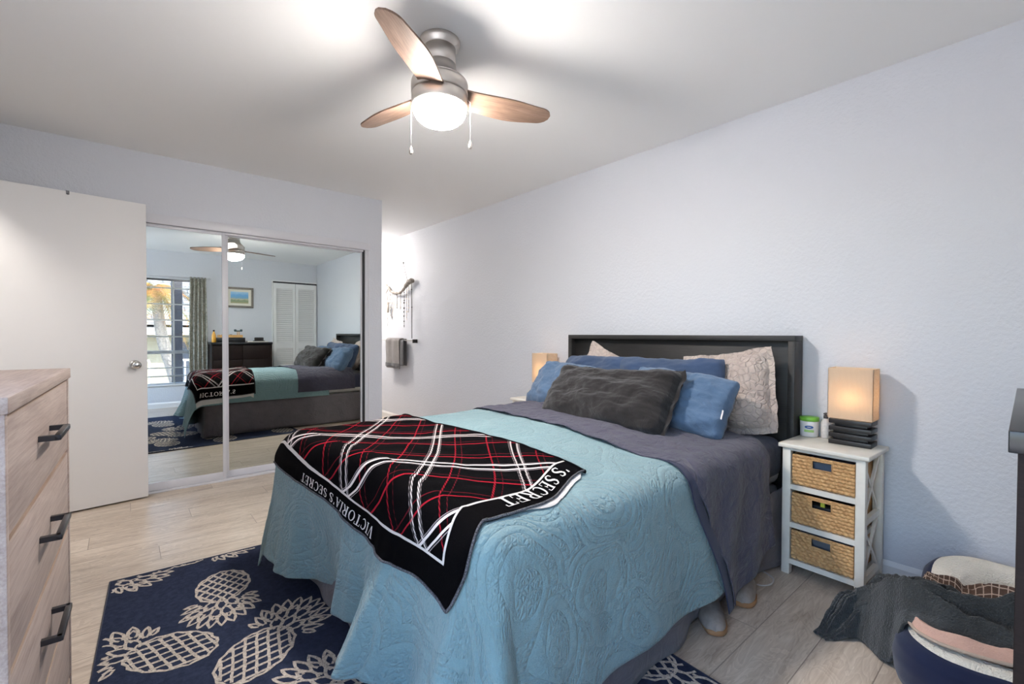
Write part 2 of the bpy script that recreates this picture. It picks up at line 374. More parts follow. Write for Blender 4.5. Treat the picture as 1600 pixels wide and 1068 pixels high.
def baseboard(name, x0, y0, x1, y1, nx, ny, h=.088, d=.012):
    g = G(); ax, ay = x0+nx*d, y0+ny*d; bx, by = x1+nx*d, y1+ny*d; e = .45
    pr = [(0, 0), (d, 0), (d, h-.022), (d*.55, h-.008), (d*.3, h), (0, h)]
    v = [(x0+nx*p, y0+ny*p, z) for p, z in pr] + [(x1+nx*p, y1+ny*p, z) for p, z in pr]; n = len(pr)
    g.add(v, [(i, (i+1) % n, n+(i+1) % n, n+i) for i in range(n)] + [tuple(range(n))[::-1], tuple(range(n, 2*n))])
    struct(obj(name, g, 'white'))
baseboard('baseboard_right', W, YB, W, YE, -1, 0)
baseboard('baseboard_back', XL, YB, 2.0, YB, 0, 1)
baseboard('baseboard_left', XL, 1.02, XL, 3.14, 1, 0)
baseboard('baseboard_front', 1.80, L, 1.912, L, 0, -1)
baseboard('baseboard_passage', 1.912, L, 1.912, YE, 1, 0)

# mirrored sliding closet doors, tracks
g = G(); g.rbox(OX0-.02, L-.022, 1.955, 1.787, L+.05, 2.022, .003); g.box(OX0, L+.005, 1.94, OX1, L+.07, 1.956); struct(obj('trim_1', g, 'alum'))
g = G(); g.rbox(OX0, L-.012, 0, OX1, L+.07, .016, .002); struct(obj('trim_2', g, 'alum'))
g = G(); g.box(1.742, L-.004, .016, 1.772, L+.07, 1.955); g.box(1.770, L-.012, 0, 1.786, L+.02, 1.96); struct(obj('trim_3', g, 'alum'))
g = G(); g.box(1.730, L+.004, .016, 1.742, L+.06, 1.955); g.box(OX0, L+.075, 0, OX1, L+.09, 1.97); struct(obj('gap_shade_strips', g, 'gap_shade'))  # dark strip and backing sheet: shade of the closet gaps put in as colour
def mirror_door(name, x0, x1, y, wl, wr, zt, rail):
    g = G(); g.box(x0+wl, y, rail, x1-wr, y+.006, zt-.02); d = struct(obj(name, g, 'mirror'))
    g = G(); g.rbox(x0, y-.008, .018, x0+wl, y+.02, zt, .002); g.rbox(x1-wr, y-.008, .018, x1, y+.02, zt, .002)
    g.rbox(x0+wl, y-.006, .018, x1-wr, y+.02, rail, .002); g.rbox(x0+wl, y-.006, zt-.02, x1-wr, y+.02, zt, .002)
    obj('door_frame', g, 'alum', d); return d
mirror_door('door_2', OX0+.01, .612, L+.002, .03, .022, 1.95, .075)
mirror_door('door_3', .602, 1.729, L+.034, .034, .016, 1.95, .07)

# entry door, swung open in front of the closet
d = bpy.data.objects.new('door_1', None); C.objects.link(d); d['kind'] = 'structure'
hx, hy = -.645, 4.017; d.location = (hx, hy, 0); d.rotation_euler = (0, 0, math.atan2(4.118-4.067, .126+.269))
DWd = (.126-hx)/math.cos(d.rotation_euler.z)
g = G().rbox(0, 0, .012, DWd, .035, 2.065, .002); obj('door_leaf', g, 'door', d, world=False)
g = G(); R = Matrix.Rotation(PI/2, 3, 'X')
g.lathe([(.0, 0), (.031, 0), (.031, .006), (.024, .010), (.012, .014), (.011, .034), (.020, .042), (.027, .054), (.026, .066), (.018, .073), (0, .075)], 28, R=R, c=(DWd-.068, 0, .945))
obj('door_knob', g, 'chrome', d, world=False)
g = G(); g.box(DWd-.0005, .006, .90, DWd+.001, .029, .99); obj('latch_plate', g, 'chrome', d, world=False)
g = G()
for z in (.25, 1.05, 1.85): g.tube([(-.004, .0, z-.045), (-.004, .0, z+.045)], .007)
obj('hinges', g, 'chrome', d, world=False)
g = G(); e = .383
hk = thing('over_door_hook', 'small grey metal hook hanging over the top edge of the white door', 'hook')
R = Matrix.Rotation(d.rotation_euler.z, 3, 'Z'); o = Vector((hx, hy, 0))
g.box(e-.008, -.003, 2.045, e+.008, -.001, 2.069, R=R, T=o); g.box(e-.008, -.003, 2.066, e+.008, .039, 2.069, R=R, T=o); g.box(e-.008, .036, 2.03, e+.008, .039, 2.069, R=R, T=o)
g.tube([R @ Vector((e, -.003, 2.050))+o, R @ Vector((e, -.013, 2.043))+o, R @ Vector((e, -.020, 2.050))+o], .003)
obj('hook_strap', g, plain('grey_hook', (120, 120, 124), .4, .6), hk)
g = G(); g.box(XL-T-.01, 3.15, 0, XL+.012, 3.22, 2.13); g.box(XL-T-.01, 3.22, 2.06, XL+.012, 4.03, 2.13); g.box(XL-T-.01, 4.035, 0, XL+.012, 4.10, 2.13); struct(obj('trim_5', g, 'white'))

# rear window with security bars, mini blind, curtain
wdo = struct(bpy.data.objects.new('window_1', None)); C.objects.link(wdo); wdo.location = ((WX0+WX1)/2, YB, WZ0)
g = G(); fr = .03
for (a, b, c_, d_) in ((WX0, WZ0, WX0+fr, WZ1), (WX1-fr, WZ0, WX1, WZ1), (WX0, WZ0, WX1, WZ0+.02), (WX0, WZ1-.014, WX1, WZ1)):
    g.box(a, YB-.09, b, c_, YB-.045, d_)
g.box(WX0, YB-.09, .84, WX1, YB-.05, .89)
obj('window_frame', g, 'alum', wdo)
g = G()
for x in (-.07, .22, .605): g.box(x-.011, YB-.046, WZ0, x+.011, YB-.028, WZ1)
for z in (.49, .62, 1.11, 1.37, 1.62, 1.87): g.box(WX0, YB-.043, z-.009, WX1, YB-.031, z+.009)
obj('security_bars', g, 'white', wdo)
t = NT('window_glass', .02); tp = t.n('BsdfTransparent'); gl_ = t.n('BsdfGlossy'); gl_.inputs['Roughness'].default_value = .02; mx = t.n('MixShader'); mx.inputs[0].default_value = .05; t.l(tp.outputs[0], mx.inputs[1]); t.l(gl_.outputs[0], mx.inputs[2]); t.l(mx.outputs[0], t.out.inputs[0]); M['glass'] = t.m
g = G().box(WX0+.02, YB-.072, WZ0+.02, WX1-.02, YB-.070, WZ1-.02); obj('pane', g, 'glass', wdo)
g = G(); g.rbox(WX0-.01, YB-.03, WZ0-.02, WX1+.01, YB+.02, WZ0, .004); obj('window_sill', g, 'white', wdo)
bl = thing('window_blind', 'thin dark slatted mini blind open across the barred window', 'blind', ((WX0+WX1)/2, YB-.015, WZ1-.03))
g = G(); g.box(WX0+.01, YB-.027, WZ1-.028, WX1-.01, YB-.003, WZ1-.002); obj('head_rail', g, 'handle', bl)
g = G(); z = WZ1-.05
while z > WZ0+.02: g.box(WX0+.012, YB-.026, z-.0006, WX1-.012, YB-.004, z+.0006); z -= .024
obj('slats', g, plain('grey_slat', (96, 96, 98), .5), bl)
cu = thing('curtain', 'long grey taupe patterned curtain gathered beside the barred window', 'curtain', (.92, YB+.07, 0))
t = NT('curtain_damask', .9, sheen=.1); v = t.obj(); t.col(t.ramp(t.noise(v, 16, 3, .6, 2.0), [(.44, (128, 126, 116)), (.54, (164, 162, 152))])); t.bump(t.noise(v, 300, 2), .001); M['curtain'] = t.m
def cf(u, v):
    k = 1+.12*v; x = .915+(u-.5)*.21*k*(1+.12*math.sin(3*v)); y = YB+.07+.028*math.sin(u*2*PI*4.3+.5*math.sin(v*3))*(1-.2*v)
    return (x, y, 2.06-v*1.98)
obj('curtain_panel', G().grid(cf, 90, 30), 'curtain', cu, mods=[SOL(.002)])
ro = thing('curtain_rod', 'thin pale metal curtain rod above the barred window', 'curtain rod', (.25, YB+.07, 2.05))
g = G(); g.tube([(-.62, YB+.07, 2.045), (1.05, YB+.07, 2.045)], .008); g.lathe([(0, 0), (.016, .006), (.018, .02), (.012, .034), (0, .038)], 16, R=Matrix.Rotation(PI/2, 3, 'Y'), c=(1.05, YB+.07, 2.045))
obj('rod', g, 'alum', ro)
for x in (-.5, 1.04): obj('bracket', G().box(x-.006, YB, 2.035, x+.006, YB+.078, 2.05), 'alum', ro)

w2_ = struct(bpy.data.objects.new('added_window', None)); C.objects.link(w2_); w2_.location = (XL, (LW[0]+LW[1])/2, LW[2])  # added window, out of view, bringing more daylight into the room
g = G()
for (a, b, c_, d_) in ((LW[0], LW[2], LW[0]+.035, LW[3]), (LW[1]-.035, LW[2], LW[1], LW[3]), (LW[0], LW[2], LW[1], LW[2]+.035), (LW[0], LW[3]-.035, LW[1], LW[3]), ((LW[0]+LW[1])/2-.02, LW[2], (LW[0]+LW[1])/2+.02, LW[3])):
    g.box(XL-.09, a, b, XL-.05, c_, d_)
obj('window_frame', g, 'alum', w2_)
g = G().box(XL-.072, LW[0]+.02, LW[2]+.02, XL-.070, LW[1]-.02, LW[3]-.02); obj('pane', g, 'glass', w2_)
g = G(); g.rbox(XL-.03, LW[0]-.01, LW[2]-.02, XL+.02, LW[1]+.01, LW[2], .004); obj('window_sill', g, 'white', w2_)

# louvred bifold closet on the rear wall
bf = struct(bpy.data.objects.new('door_4', None)); C.objects.link(bf); bf.location = ((BX_0+BX_1)/2, YB, 0)
w2 = (BX_1-BX_0-.03)/2; y0, y1 = YB+.004, YB+.034
for k in range(2):
    a = BX_0+.01+k*(w2+.006); b = a+w2; st = .045
    g = G(); g.box(a, y0, .02, a+st, y1, 2.07); g.box(b-st, y0, .02, b, y1, 2.07)
    for z0_, z1_ in ((.02, .16), (.90, 1.0), (1.98, 2.07)): g.box(a+st, y0, z0_, b-st, y1, z1_)
    fr_ = obj('leaf_frame', g, 'white', bf); g = G()
    for z0_, z1_ in ((.16, .90), (1.0, 1.98)):
        n = int((z1_-z0_)/.035)
        for i in range(n):
            zc = z0_+(i+.5)*(z1_-z0_)/n
            g.add([(a+st, y0+.006, zc+.012), (b-st, y0+.006, zc+.012), (b-st, y1-.006, zc-.014), (a+st, y1-.006, zc-.014),
                   (a+st, y0+.006, zc+.018), (b-st, y0+.006, zc+.018), (b-st, y1-.006, zc-.008), (a+st, y1-.006, zc-.008)],
                  [(0,1,2,3), (4,7,6,5), (2,6,7,3), (0,4,5,1), (1,5,6,2), (0,3,7,4)])
    obj('louver_slats', g, 'white', fr_)
g = G(); g.box(BX_0, YB, 2.07, BX_1, YB+.012, BZ); g.box(BX_0+.005, YB, 2.071, BX_1-.005, YB+.03, 2.078); obj('head_track', g, 'handle', bf)
g = G(); g.box(BX_0-.012, YB, 0, BX_0+.004, YB+.02, BZ+.01); g.box(BX_0-.012, YB, BZ, BX_1, YB+.02, BZ+.02); struct(obj('trim_6', g, 'white'))
g = G(); g.box(BX_0+.004, YB+.0005, .02, BX_1, YB+.0035, 2.07); struct(obj('trim_7', g, 'alum'))

# framed picture on the rear wall
pf = thing('framed_picture', 'landscape print in a grey brown wooden frame hung on the wall above the dark dresser', 'picture', (1.517, YB, 1.6))
X0, X1, Z0, Z1 = 1.309, 1.725, 1.605, 1.951; y0 = YB+.003
g = G(); fw = .034
for a in ((X0, Z0, X1, Z0+fw), (X0, Z1-fw, X1, Z1), (X0, Z0+fw, X0+fw, Z1-fw), (X1-fw, Z0+fw, X1, Z1-fw)): g.rbox(a[0], y0, a[1], a[2], y0+.022, a[3], .004)
obj('frame', g, plain('grey_brown_frame', (122, 116, 108), .5, var=.12, vscale=40), pf)
g = G(); g.box(X0+fw, y0+.002, Z0+fw, X1-fw, y0+.008, Z1-fw); obj('mat_board', g, plain('cream_mat_board', (226, 222, 208), .8), pf)
t = NT('landscape_print', .6); v = t.obj(src='UV'); sx = t.n('SeparateXYZ'); t.l(v, sx.inputs[0])
hh = t.math('ADD', sx.outputs[1], t.math('MULTIPLY', t.math('SUBTRACT', t.noise(v, 5, 4), .5), .35))
t.col(t.ramp(hh, [(0, (168, 164, 120)), (.22, (130, 150, 120)), (.36, (196, 190, 160)), (.45, (120, 170, 200)), (.7, (110, 170, 220)), (1, (170, 205, 230))])); M['print'] = t.m
m_ = .075; g = G(); g.add([(X1-m_, y0+.0085, Z0+m_), (X0+m_, y0+.0085, Z0+m_), (X0+m_, y0+.0085, Z1-m_), (X1-m_, y0+.0085, Z1-m_)], [(0,1,2,3)], uvs=[(0,0), (1,0), (1,1), (0,1)])
g.box(X0+m_, y0+.007, Z0+m_, X1-m_, y0+.0084, Z1-m_); obj('print', g, 'print', pf)

# ------------------------------------------------------------------ how cloth follows the bed

BX0,BY0,BY1,BT=.66,.885,2.43,.645
RR=.085
IX0,IY0,IY1=BX0+RR,BY0+RR,BY1-RR
# outward push of the hanging cloth along the bed's outline, by perimeter parameter
FT=[(-1.2,.015),(-1.0,.03),(-.8,.0),(-.6,.02),(-.4,.005),(-.2,.03),(-.1,.045),(0,.03),(.08,.10),(.15,.03),(.22,.02),(.3,.09),(.38,.035),(.5,-.005),(.62,.10),(.66,.16),(.71,.13),(.79,.035),(.87,-.02),(.94,.02),
    (1.0,.03),(1.08,-.05),(1.2,-.09),(1.30,-.06),(1.40,.03),(1.47,.045),(1.55,.02),(1.64,.03),(1.74,.04),(1.83,.07),(1.9,.10),(1.97,.13),(2.05,.09),(2.15,.02),(2.3,.03),(2.5,.01),(2.7,.025),(2.9,.005),(3.2,.01)]
PN=.3; FOOT=IY1-IY0; 
def fold(p):
    if p<=FT[0][0]: return FT[0][1]
    for (a,va),(b,vb) in zip(FT,FT[1:]):
        if p<=b:
            t=(p-a)/(b-a); t=t*t*(3-2*t); return va+(vb-va)*t
    return FT[-1][1]
def sm(t):
    t=min(max(t,0.),1.); return t*t*(3-2*t)
def S(X,Y,off=0.,fs=1.,lean=.25):
    x,y,z=S0(X,Y,off,fs,lean)
    w=sm((1.15-x)/.5)*sm((y-1.45)/.85)
    c=.05*sm((2.42-y)/.16)*sm((y-BY0)/.8)*sm((z-(BT-.05))/.05)
    return (x-.10*w,y+.02*w,z+c)
def S0(X,Y,off=0.,fs=1.,lean=.25):
    qx=max(X,IX0); qy=min(max(Y,IY0),IY1)
    dx,dy=X-qx,Y-qy; d=math.hypot(dx,dy)
    if d<1e-9: return (X,Y,BT+off)
    nx,ny=dx/d,dy/d
    if X>=IX0: p=-(X-IX0) if Y<IY0 else 2*PN+FOOT+(X-IX0)
    elif Y<IY0: p=math.atan2(-dx,-dy)/(math.pi/2)*PN
    elif Y>IY1: p=PN+FOOT+math.atan2(dy,-dx)/(math.pi/2)*PN
    else: p=PN+(Y-IY0)
    a=RR*math.pi/2
    if d<a:
        th=d/RR; h=(RR+off)*math.sin(th); z=BT-RR*(1-math.cos(th))+off*math.cos(th); e=0
    else:
        e=d-a; k=min(e/.42,1.6)
        ee=p
        if 0.0<p<PN+FOOT: ee=p-lean*e*0.35*math.sin(min(max((p)/(PN+FOOT),0),1)*math.pi)
        f=fs*fold(ee)*(k**1.2)
        h=RR+off+e*.05+f; z=BT-RR-e*(1-.25*f)
        fl=.012+off
        if z<fl: h+=(fl-z)*.6; z=fl+.004*math.sin(20*h)
    return (qx+nx*h,qy+ny*h,z)

# ------------------------------------------------------------------ ceiling fan
FX, FY = 1.07, 1.76
fan = thing('ceiling_fan', 'brushed nickel flush mount ceiling fan with three weathered wood blades and a lit frosted globe', 'ceiling fan', (FX, FY, H))
def fl(name, prof, mat, n=48): return obj(name, G().lathe(prof, n, c=(FX, FY, 0), cap=True), mat, fan)
fl('canopy', [(.0, H), (.086, H), (.090, H-.008), (.088, H-.022), (.074, H-.034), (.074, H-.036), (0, H-.036)], 'nickel')
fl('neck', [(.070, H-.036), (.071, H-.10), (.067, H-.102), (.067, H-.104), (.071, H-.106), (.072, H-.122), (.082, H-.145), (.104, H-.165), (.117, H-.180)], 'nickel')
fl('motor_housing', [(.113, 2.276), (.121, 2.272), (.124, 2.262), (.124, 2.223), (.120, 2.220), (.112, 2.219)], 'nickel')
fl('light_ring', [(.112, 2.219), (.120, 2.216), (.1225, 2.213), (.1225, 2.168), (.119, 2.163), (.112, 2.163)], 'nickel')
fl('glass_globe', [(.1165, 2.168), (.117, 2.150), (.114, 2.136), (.103, 2.118), (.086, 2.103), (.062, 2.092), (.034, 2.085), (.0, 2.083)], 'globe')
for a in (103, 218.5, 342.5):
    R = Matrix.Rotation(math.radians(a), 3, 'Z'); tilt = Matrix.Rotation(math.radians(-13), 3, 'X'); Tz = (FX, FY, 2.222)
    def bf_(u, v):
        r = .105+u*.435; s = u
        w = .052+.030*math.sin(min(1, s*1.15)*PI*.62) if s < .9 else .0
        w = .058+.012*sm(s/.5)-.022*sm((s-.5)/.5)
        if s > .88: w *= math.sqrt(max(0., 1-((s-.88)/.125)**2))
        y = (v*2-1)*w+.010*math.sin(s*PI); return Vector((r, y, 0))
    vs = []; fs = []; nu, nv = 40, 8
    for sgn in (1, -1):
        o = len(vs)
        for j in range(nv+1):
            for i in range(nu+1):
                q = bf_(i/nu, j/nv); vs.append(q+Vector((0, 0, sgn*.0035)))
        for j in range(nv):
            for i in range(nu):
                f = (o+j*(nu+1)+i, o+j*(nu+1)+i+1, o+(j+1)*(nu+1)+i+1, o+(j+1)*(nu+1)+i); fs.append(f if sgn > 0 else f[::-1])
    N = (nu+1)*(nv+1); ring = [i for i in range(nu+1)] + [j*(nu+1)+nu for j in range(1, nv+1)] + [nv*(nu+1)+i for i in range(nu-1, -1, -1)] + [j*(nu+1) for j in range(nv-1, 0, -1)]
    for k in range(len(ring)): a_, b_ = ring[k], ring[(k+1) % len(ring)]; fs.append((a_, N+a_, N+b_, b_))
    vs = [tilt @ q for q in vs]
    me_o = obj('fan_blade', G().add(vs, fs, 0, False), 'blade', fan, world=False)
    me_o.location = (0, 0, 2.222-H); me_o.rotation_euler = (0, 0, math.radians(a))
    g = G(); g.rbox(.085, -.028, .004, .16, .028, .009, .002, R=tilt)
    ir = obj('blade_iron', g, 'nickel', me_o, world=False)
for (px, py, z0, nm) in ((.093, -.076, 2.02, ''), (-.085, .083, 1.99, '')):
    x, y = FX+px, FY+py
    g = G(); g.tube([(x*1, y, 2.20), (x+.012*(1 if px > 0 else -1), y-.006, 2.19), (x+.014*(1 if px > 0 else -1), y-.006, z0)], .0011, 6); x2, y2 = x+.014*(1 if px > 0 else -1), y-.006
    ch = obj('pull_chain', g, 'alum', fan)
    obj('pull_knob', G().lathe([(0, z0+.004), (.003, z0), (.007, z0-.014), (.009, z0-.024), (.007, z0-.032), (0, z0-.036)], 16, c=(x2, y2, 0)), 'nickel', ch)
cl = thing('added_dome_light', 'round dome added for extra light on the passage ceiling, unseen behind the closet wall', 'added light', (2.02, 6.35, H))  # added lamp, hidden by the closet wall, to brighten the passage
obj('dome', G().lathe([(.15, H-.02), (.145, H-.05), (.11, H-.08), (.05, H-.095), (0, H-.098)], 32, c=(2.02, 6.35, 0)), 'dome', cl)
obj('dome_base', G().lathe([(0, H), (.16, H), (.16, H-.02), (.15, H-.022), (0, H-.022)], 32, c=(2.02, 6.35, 0)), 'nickel', cl)
cl = thing('added_dome_light', 'round dome added for extra light on the hall ceiling, unseen outside the bedroom door', 'added light', (-1.15, 3.3, H))  # added lamp, out of view, sending fill light through the doorway
obj('dome', G().lathe([(.15, H-.02), (.145, H-.05), (.11, H-.08), (.05, H-.095), (0, H-.098)], 32, c=(-1.15, 3.3, 0)), 'hall', cl)
obj('dome_base', G().lathe([(0, H), (.16, H), (.16, H-.02), (.15, H-.022), (0, H-.022)], 32, c=(-1.15, 3.3, 0)), 'nickel', cl)

# ------------------------------------------------------------------ oak chest of drawers
ZT = 1.068; rz = -math.radians(1.6)
R = Matrix.Rotation(rz, 3, 'Z'); cc = Vector((-.112, 1.742, 0)) - (R @ Vector((.225, .366, 0)))
ch = thing('chest_of_drawers', 'light greyish oak chest of drawers with dark bracket handles against the left wall', 'dresser', (cc.x, cc.y, 0), rz)
cx, cy = .225, .366
def co(name, g, m, p=ch): return obj(name, g, m, p, world=False)
co('top', G().rbox(-cx, -cy, ZT-.026, cx, cy, ZT, .0015), 'oak')
co('side_panel', G().rbox(-cx+.003, cy-.018, 0, cx-.004, cy-.002, ZT-.026, .001), 'oak'); co('side_panel', G().rbox(-cx+.003, -cy+.002, 0, cx-.004, -cy+.018, ZT-.026, .001), 'oak')
co('back_panel', G().box(-cx+.003, -cy+.018, .03, -cx+.009, cy-.018, ZT-.026), 'oak')
co('plinth', G().box(cx-.05, -cy+.018, 0, cx-.022, cy-.018, .05), 'oak')
zb = [1.040, .846, .636, .432, .228, .05]
for k in range(5):
    z1_, z0_ = zb[k]-.005, zb[k+1]+.006
    g = G(); g.rbox(cx-.024, -cy+.020, z0_, cx-.006, cy-.020, z1_-.002, .0012)
    dr = co('drawer', g, 'oak'); g = G(); g.box(cx-.0235, -cy+.021, z1_-.0035, cx-.0062, cy-.021, z1_); g.box(cx-.0235, -cy+.021, z0_-.0015, cx-.0062, cy-.021, z0_+.0015)
    co('edge_band', g, 'oak_edge', dr)
    g = G(); zc = (z0_+z1_)/2+.010; f = cx-.006; hw = .068; t_ = .0055
    g.box(f, -hw-t_-.01, zc-t_, f+.030, -hw+t_-.01, zc+t_); g.box(f, hw-t_-.01, zc-t_, f+.030, hw+t_-.01, zc+t_)
    g.rbox(f+.022, -hw-t_-.01, zc-t_, f+.033, hw+t_-.01, zc+t_, .0015)
    co('handle', g, 'handle', dr)
    g = G().box(cx-.22, -cy+.02, z0_, cx-.024, cy-.02, z0_+.004); co('drawer_bottom', g, 'oak', dr)

# ------------------------------------------------------------------ espresso dresser and what stands on it
ZD = 1.022; rz = math.radians(1.3)
dk = thing('dresser', 'dark espresso brown dresser with black top against the rear wall', 'dresser', (1.470, -.205, 0), rz)
def cd(name, g, m, p=dk): return obj(name, g, m, p, world=False)
dx, dy = .435, .255
cd('top', G().rbox(-dx, -dy, ZD-.034, dx, dy, ZD, .0015), 'espresso_top')
cd('side_panel', G().rbox(-dx+.004, -dy+.004, 0, -dx+.026, dy-.010, ZD-.034, .001), 'espresso'); cd('side_panel', G().rbox(dx-.026, -dy+.004, 0, dx-.004, dy-.010, ZD-.034, .001), 'espresso')
cd('back_panel', G().box(-dx+.026, -dy+.004, .03, dx-.026, -dy+.01, ZD-.034), 'espresso'); cd('plinth', G().box(-dx+.026, dy-.06, 0, dx-.026, dy-.035, .06), 'espresso')
for r_ in range(4):
    for c_ in range(2):
        z0_ = .066+r_*.228; z1_ = z0_+.222; xa = -dx+.030+c_*(dx-.028); xb = xa+dx-.034
        dr = cd('drawer', G().rbox(xa, dy-.032, z0_, xb, dy-.012, z1_, .002), 'espresso')
# things on top (seen in the mirror)
o = tag(obj('storage_box', G().rbox(1.12, -.40, ZD+.001, 1.52, -.06, ZD+.075, .004), 'espresso_top'), 'low dark box on the dark dresser, under the wooden tray', 'box')
wt = thing('wooden_tray', 'shallow honey coloured wooden tray on the low dark box', 'tray', (1.32, -.2, ZD+.077))
g = G(); z = ZD+.077; g.box(1.16, -.36, z, 1.49, -.09, z+.010); M['honey'] = wood('honey_wood', (190, 136, 70), (214, 164, 96), (232, 188, 124))
obj('tray_base', g, 'honey', wt); g = G()
for a in ((1.16, -.36, 1.49, -.348), (1.16, -.102, 1.49, -.09), (1.16, -.348, 1.172, -.102), (1.478, -.348, 1.49, -.102)): g.box(a[0], a[1], z+.010, a[2], a[3], z+.042)
obj('rim', g, 'honey', wt)
bt = thing('amber_bottle', 'small amber yellow bottle with dark cap at the tray end nearest the window', 'bottle', (1.115, -.13, ZD))
z = ZD+.0005; bx, by = 1.085, -.13
obj('bottle_body', G().lathe([(0, z), (.028, z), (.031, z+.01), (.030, z+.11), (.016, z+.15), (.011, z+.16), (.011, z+.175)], 20, c=(bx, by, 0)), plain('amber_liquid_bottle', (222, 160, 60), .25), bt)
obj('bottle_cap', G().lathe([(.013, z+.172), (.013, z+.195), (0, z+.196)], 16, c=(bx, by, 0)), 'black', bt)
sg = thing('small_stand', 'tiny dark teal stand with a crossbar standing in the wooden tray', 'stand', (1.44, -.2, ZD+.09))
z = ZD+.0875; g = G(); g.tube([(1.43, -.2, z), (1.43, -.2, z+.10)], .006); g.tube([(1.455, -.2, z), (1.455, -.2, z+.10)], .006); obj('posts', g, 'honey', sg)
g = G(); g.rbox(1.385, -.215, z+.085, 1.50, -.185, z+.105, .006); g.lathe([(0, 0), (.018, .003), (.02, .02), (0, .026)], 14, c=(1.40, -.2, z+.098)); g.lathe([(0, 0), (.018, .003), (.02, .02), (0, .026)], 14, c=(1.485, -.2, z+.098)); obj('crossbar', g, plain('dark_teal', (58, 80, 84), .5), sg)
for k, (x, y) in enumerate(((1.22, -.2), (1.28, -.17), (1.34, -.22))):
    g = G().lathe([(0, z), (.024, z+.001), (.026, z+.02), (.020, z+.036), (0, z+.04)], 18, c=(x, y, 0))
    tag(obj('trinket_dish', g, plain('maroon_dish', (74, 46, 52), .5) if k == 0 else bpy.data.materials['maroon_dish']), 'small dark maroon pot in the wooden tray', 'pot', 'dark pots in the wooden tray')
g = G(); R = Matrix.Rotation(.05, 3, 'Z'); g.box(-.15, -.11, 0, .15, .11, .012, R=R, T=(1.71, -.16, ZD+.001)); tag(obj('paper_stack', g, plain('cream_paper', (222, 214, 202), .8)), 'flat cream papers lying on the dark dresser under the black hat', 'papers')
ht = thing('black_hat', 'flat black brimmed hat resting on the cream papers', 'hat', (1.74, -.16, ZD+.014))
z = ZD+.014
obj('brim', G().lathe([(0, z), (.088, z), (.094, z+.006), (.085, z+.012), (.06, z+.014)], 28, c=(1.74, -.16, 0), sy=.85), 'charcoal', ht)
obj('crown', G().lathe([(.068, z+.010), (.070, z+.05), (.064, z+.064), (.04, z+.060), (0, z+.058)], 28, c=(1.74, -.16, 0), sy=.85), 'charcoal', ht)

# ------------------------------------------------------------------ bed: headboard, base, skirt
bed = thing('bed', 'queen bed with a black brown framed headboard and a dusky grey skirt', 'bed', (1.7, 1.66, 0))
HY0, HY1, HZ = .862, 2.457, 1.166; XF = 2.665
hb = obj('headboard', G().rbox(XF+.055, HY0+.03, .30, XF+.075, HY1-.03, HZ-.03, .001), 'headboard', bed)
for ya in (HY0, HY1-.034): obj('side_post', G().rbox(XF, ya, 0, W-.015, ya+.034, HZ-.03, .002), 'headboard', hb)
g = G(); g.rbox(XF, HY0, HZ-.03, W-.015, HY1, HZ, .002); obj('top_rail', g, 'headboard', hb)
g = G(); g.rbox(XF+.055, HY0+.034, .06, XF+.075, HY1-.034, .30, .002); obj('lower_panel', g, 'headboard', hb)
g = G(); g.rbox(.72, .93, .10, XF-.01, 2.39, .375, .02); obj('box_spring', g, 'mattress', bed)
for x in (.85, 1.7, 2.5):
    for y in (1.0, 1.66, 2.3): obj('frame_leg', G().lathe([(.02, .009), (.024, .10)], 12, c=(x, y, 0)), 'iron', bed)
# skirt: pleated strip around three sides
PS = [(2.64, .885), (.70, .885), (.675, .91), (.675, 2.41), (.70, 2.435), (2.64, 2.435)]
segl = [math.dist(PS[i], PS[i+1]) for i in range(5)]; tot = sum(segl)
def skf(u, v):
    d = u*tot; i = 0
    while i < 4 and d > segl[i]: d -= segl[i]; i += 1
    t_ = d/segl[i]; x = PS[i][0]+(PS[i+1][0]-PS[i][0])*t_; y = PS[i][1]+(PS[i+1][1]-PS[i][1])*t_
    nx, ny = [(0, -1), (-.7, -.7), (-1, 0), (-.7, .7), (0, 1)][i]
    a = v*(.010*math.sin(u*tot*19)+.014*nz(u*tot*2.3, v*.8, 3.1)+.012)
    if i == 0: a -= .045*v*sm((x-1.50)/.30)*sm((2.50-x)/.30)
    return (x+nx*a, y+ny*a, .385-v*.371)
obj('bed_skirt', G().grid(skf, 420, 10), 'skirt', bed, mods=[SOL(.003)])
g = G(); g.rbox(.675, .90, .385, XF-.005, 2.42, .625, .05, seg=4)
mt = thing('mattress', 'thick queen mattress in a dark navy fitted sheet on the bed base', 'mattress', (1.7, 1.66, .385))
obj('mattress_core', G().rbox(.69, .915, .386, XF-.01, 2.405, .61, .05, seg=4), 'mattress', mt)
def mf(x0, y0, z0, x1, y1, z1, r, n=60):
    g = G().rbox(x0, y0, z0, x1, y1, z1, r, seg=5); return g
obj('fitted_sheet', mf(.678, .903, .42, XF-.004, 2.417, .632, .06), 'fitted', mt)

# ------------------------------------------------------------------ bedding laid over the bed
def cover(name, pts, nu, nv, off, mat, uvs=True, mods=None, parent=None, fs=1.0, extra=None):
    """pts(u, v) -> unfolded cloth position (X, Y); the cloth then follows the bed"""
    def f(u, v):
        X, Y = pts(u, v); q = Vector(S(X, Y, off, fs)); return q+Vector(extra(X, Y)) if extra else q
    return obj(name, G().grid(f, nu, nv, uvf=lambda u, v: pts(u, v)), mat, parent, mods=mods)
def rum(X, Y, a=.004, k=5): return (0, 0, a*nz(X*k, Y*k, 1.7, 3)) if (X > IX0 and IY0 < Y < IY1) else (a*.6*nz(X*k, Y*k, 4), a*.6*nz(X*k, Y*k, 8), 0)
cv = tag(cover('coverlet', lambda u, v: (.175+u*(2.02-.175), .415+v*(2.665-.415)), 230, 260, .004, 'teal', extra=lambda X, Y: rum(X, Y, .007)),
         'teal matelasse coverlet with a raised paisley pattern spread over the bed', 'bedspread')
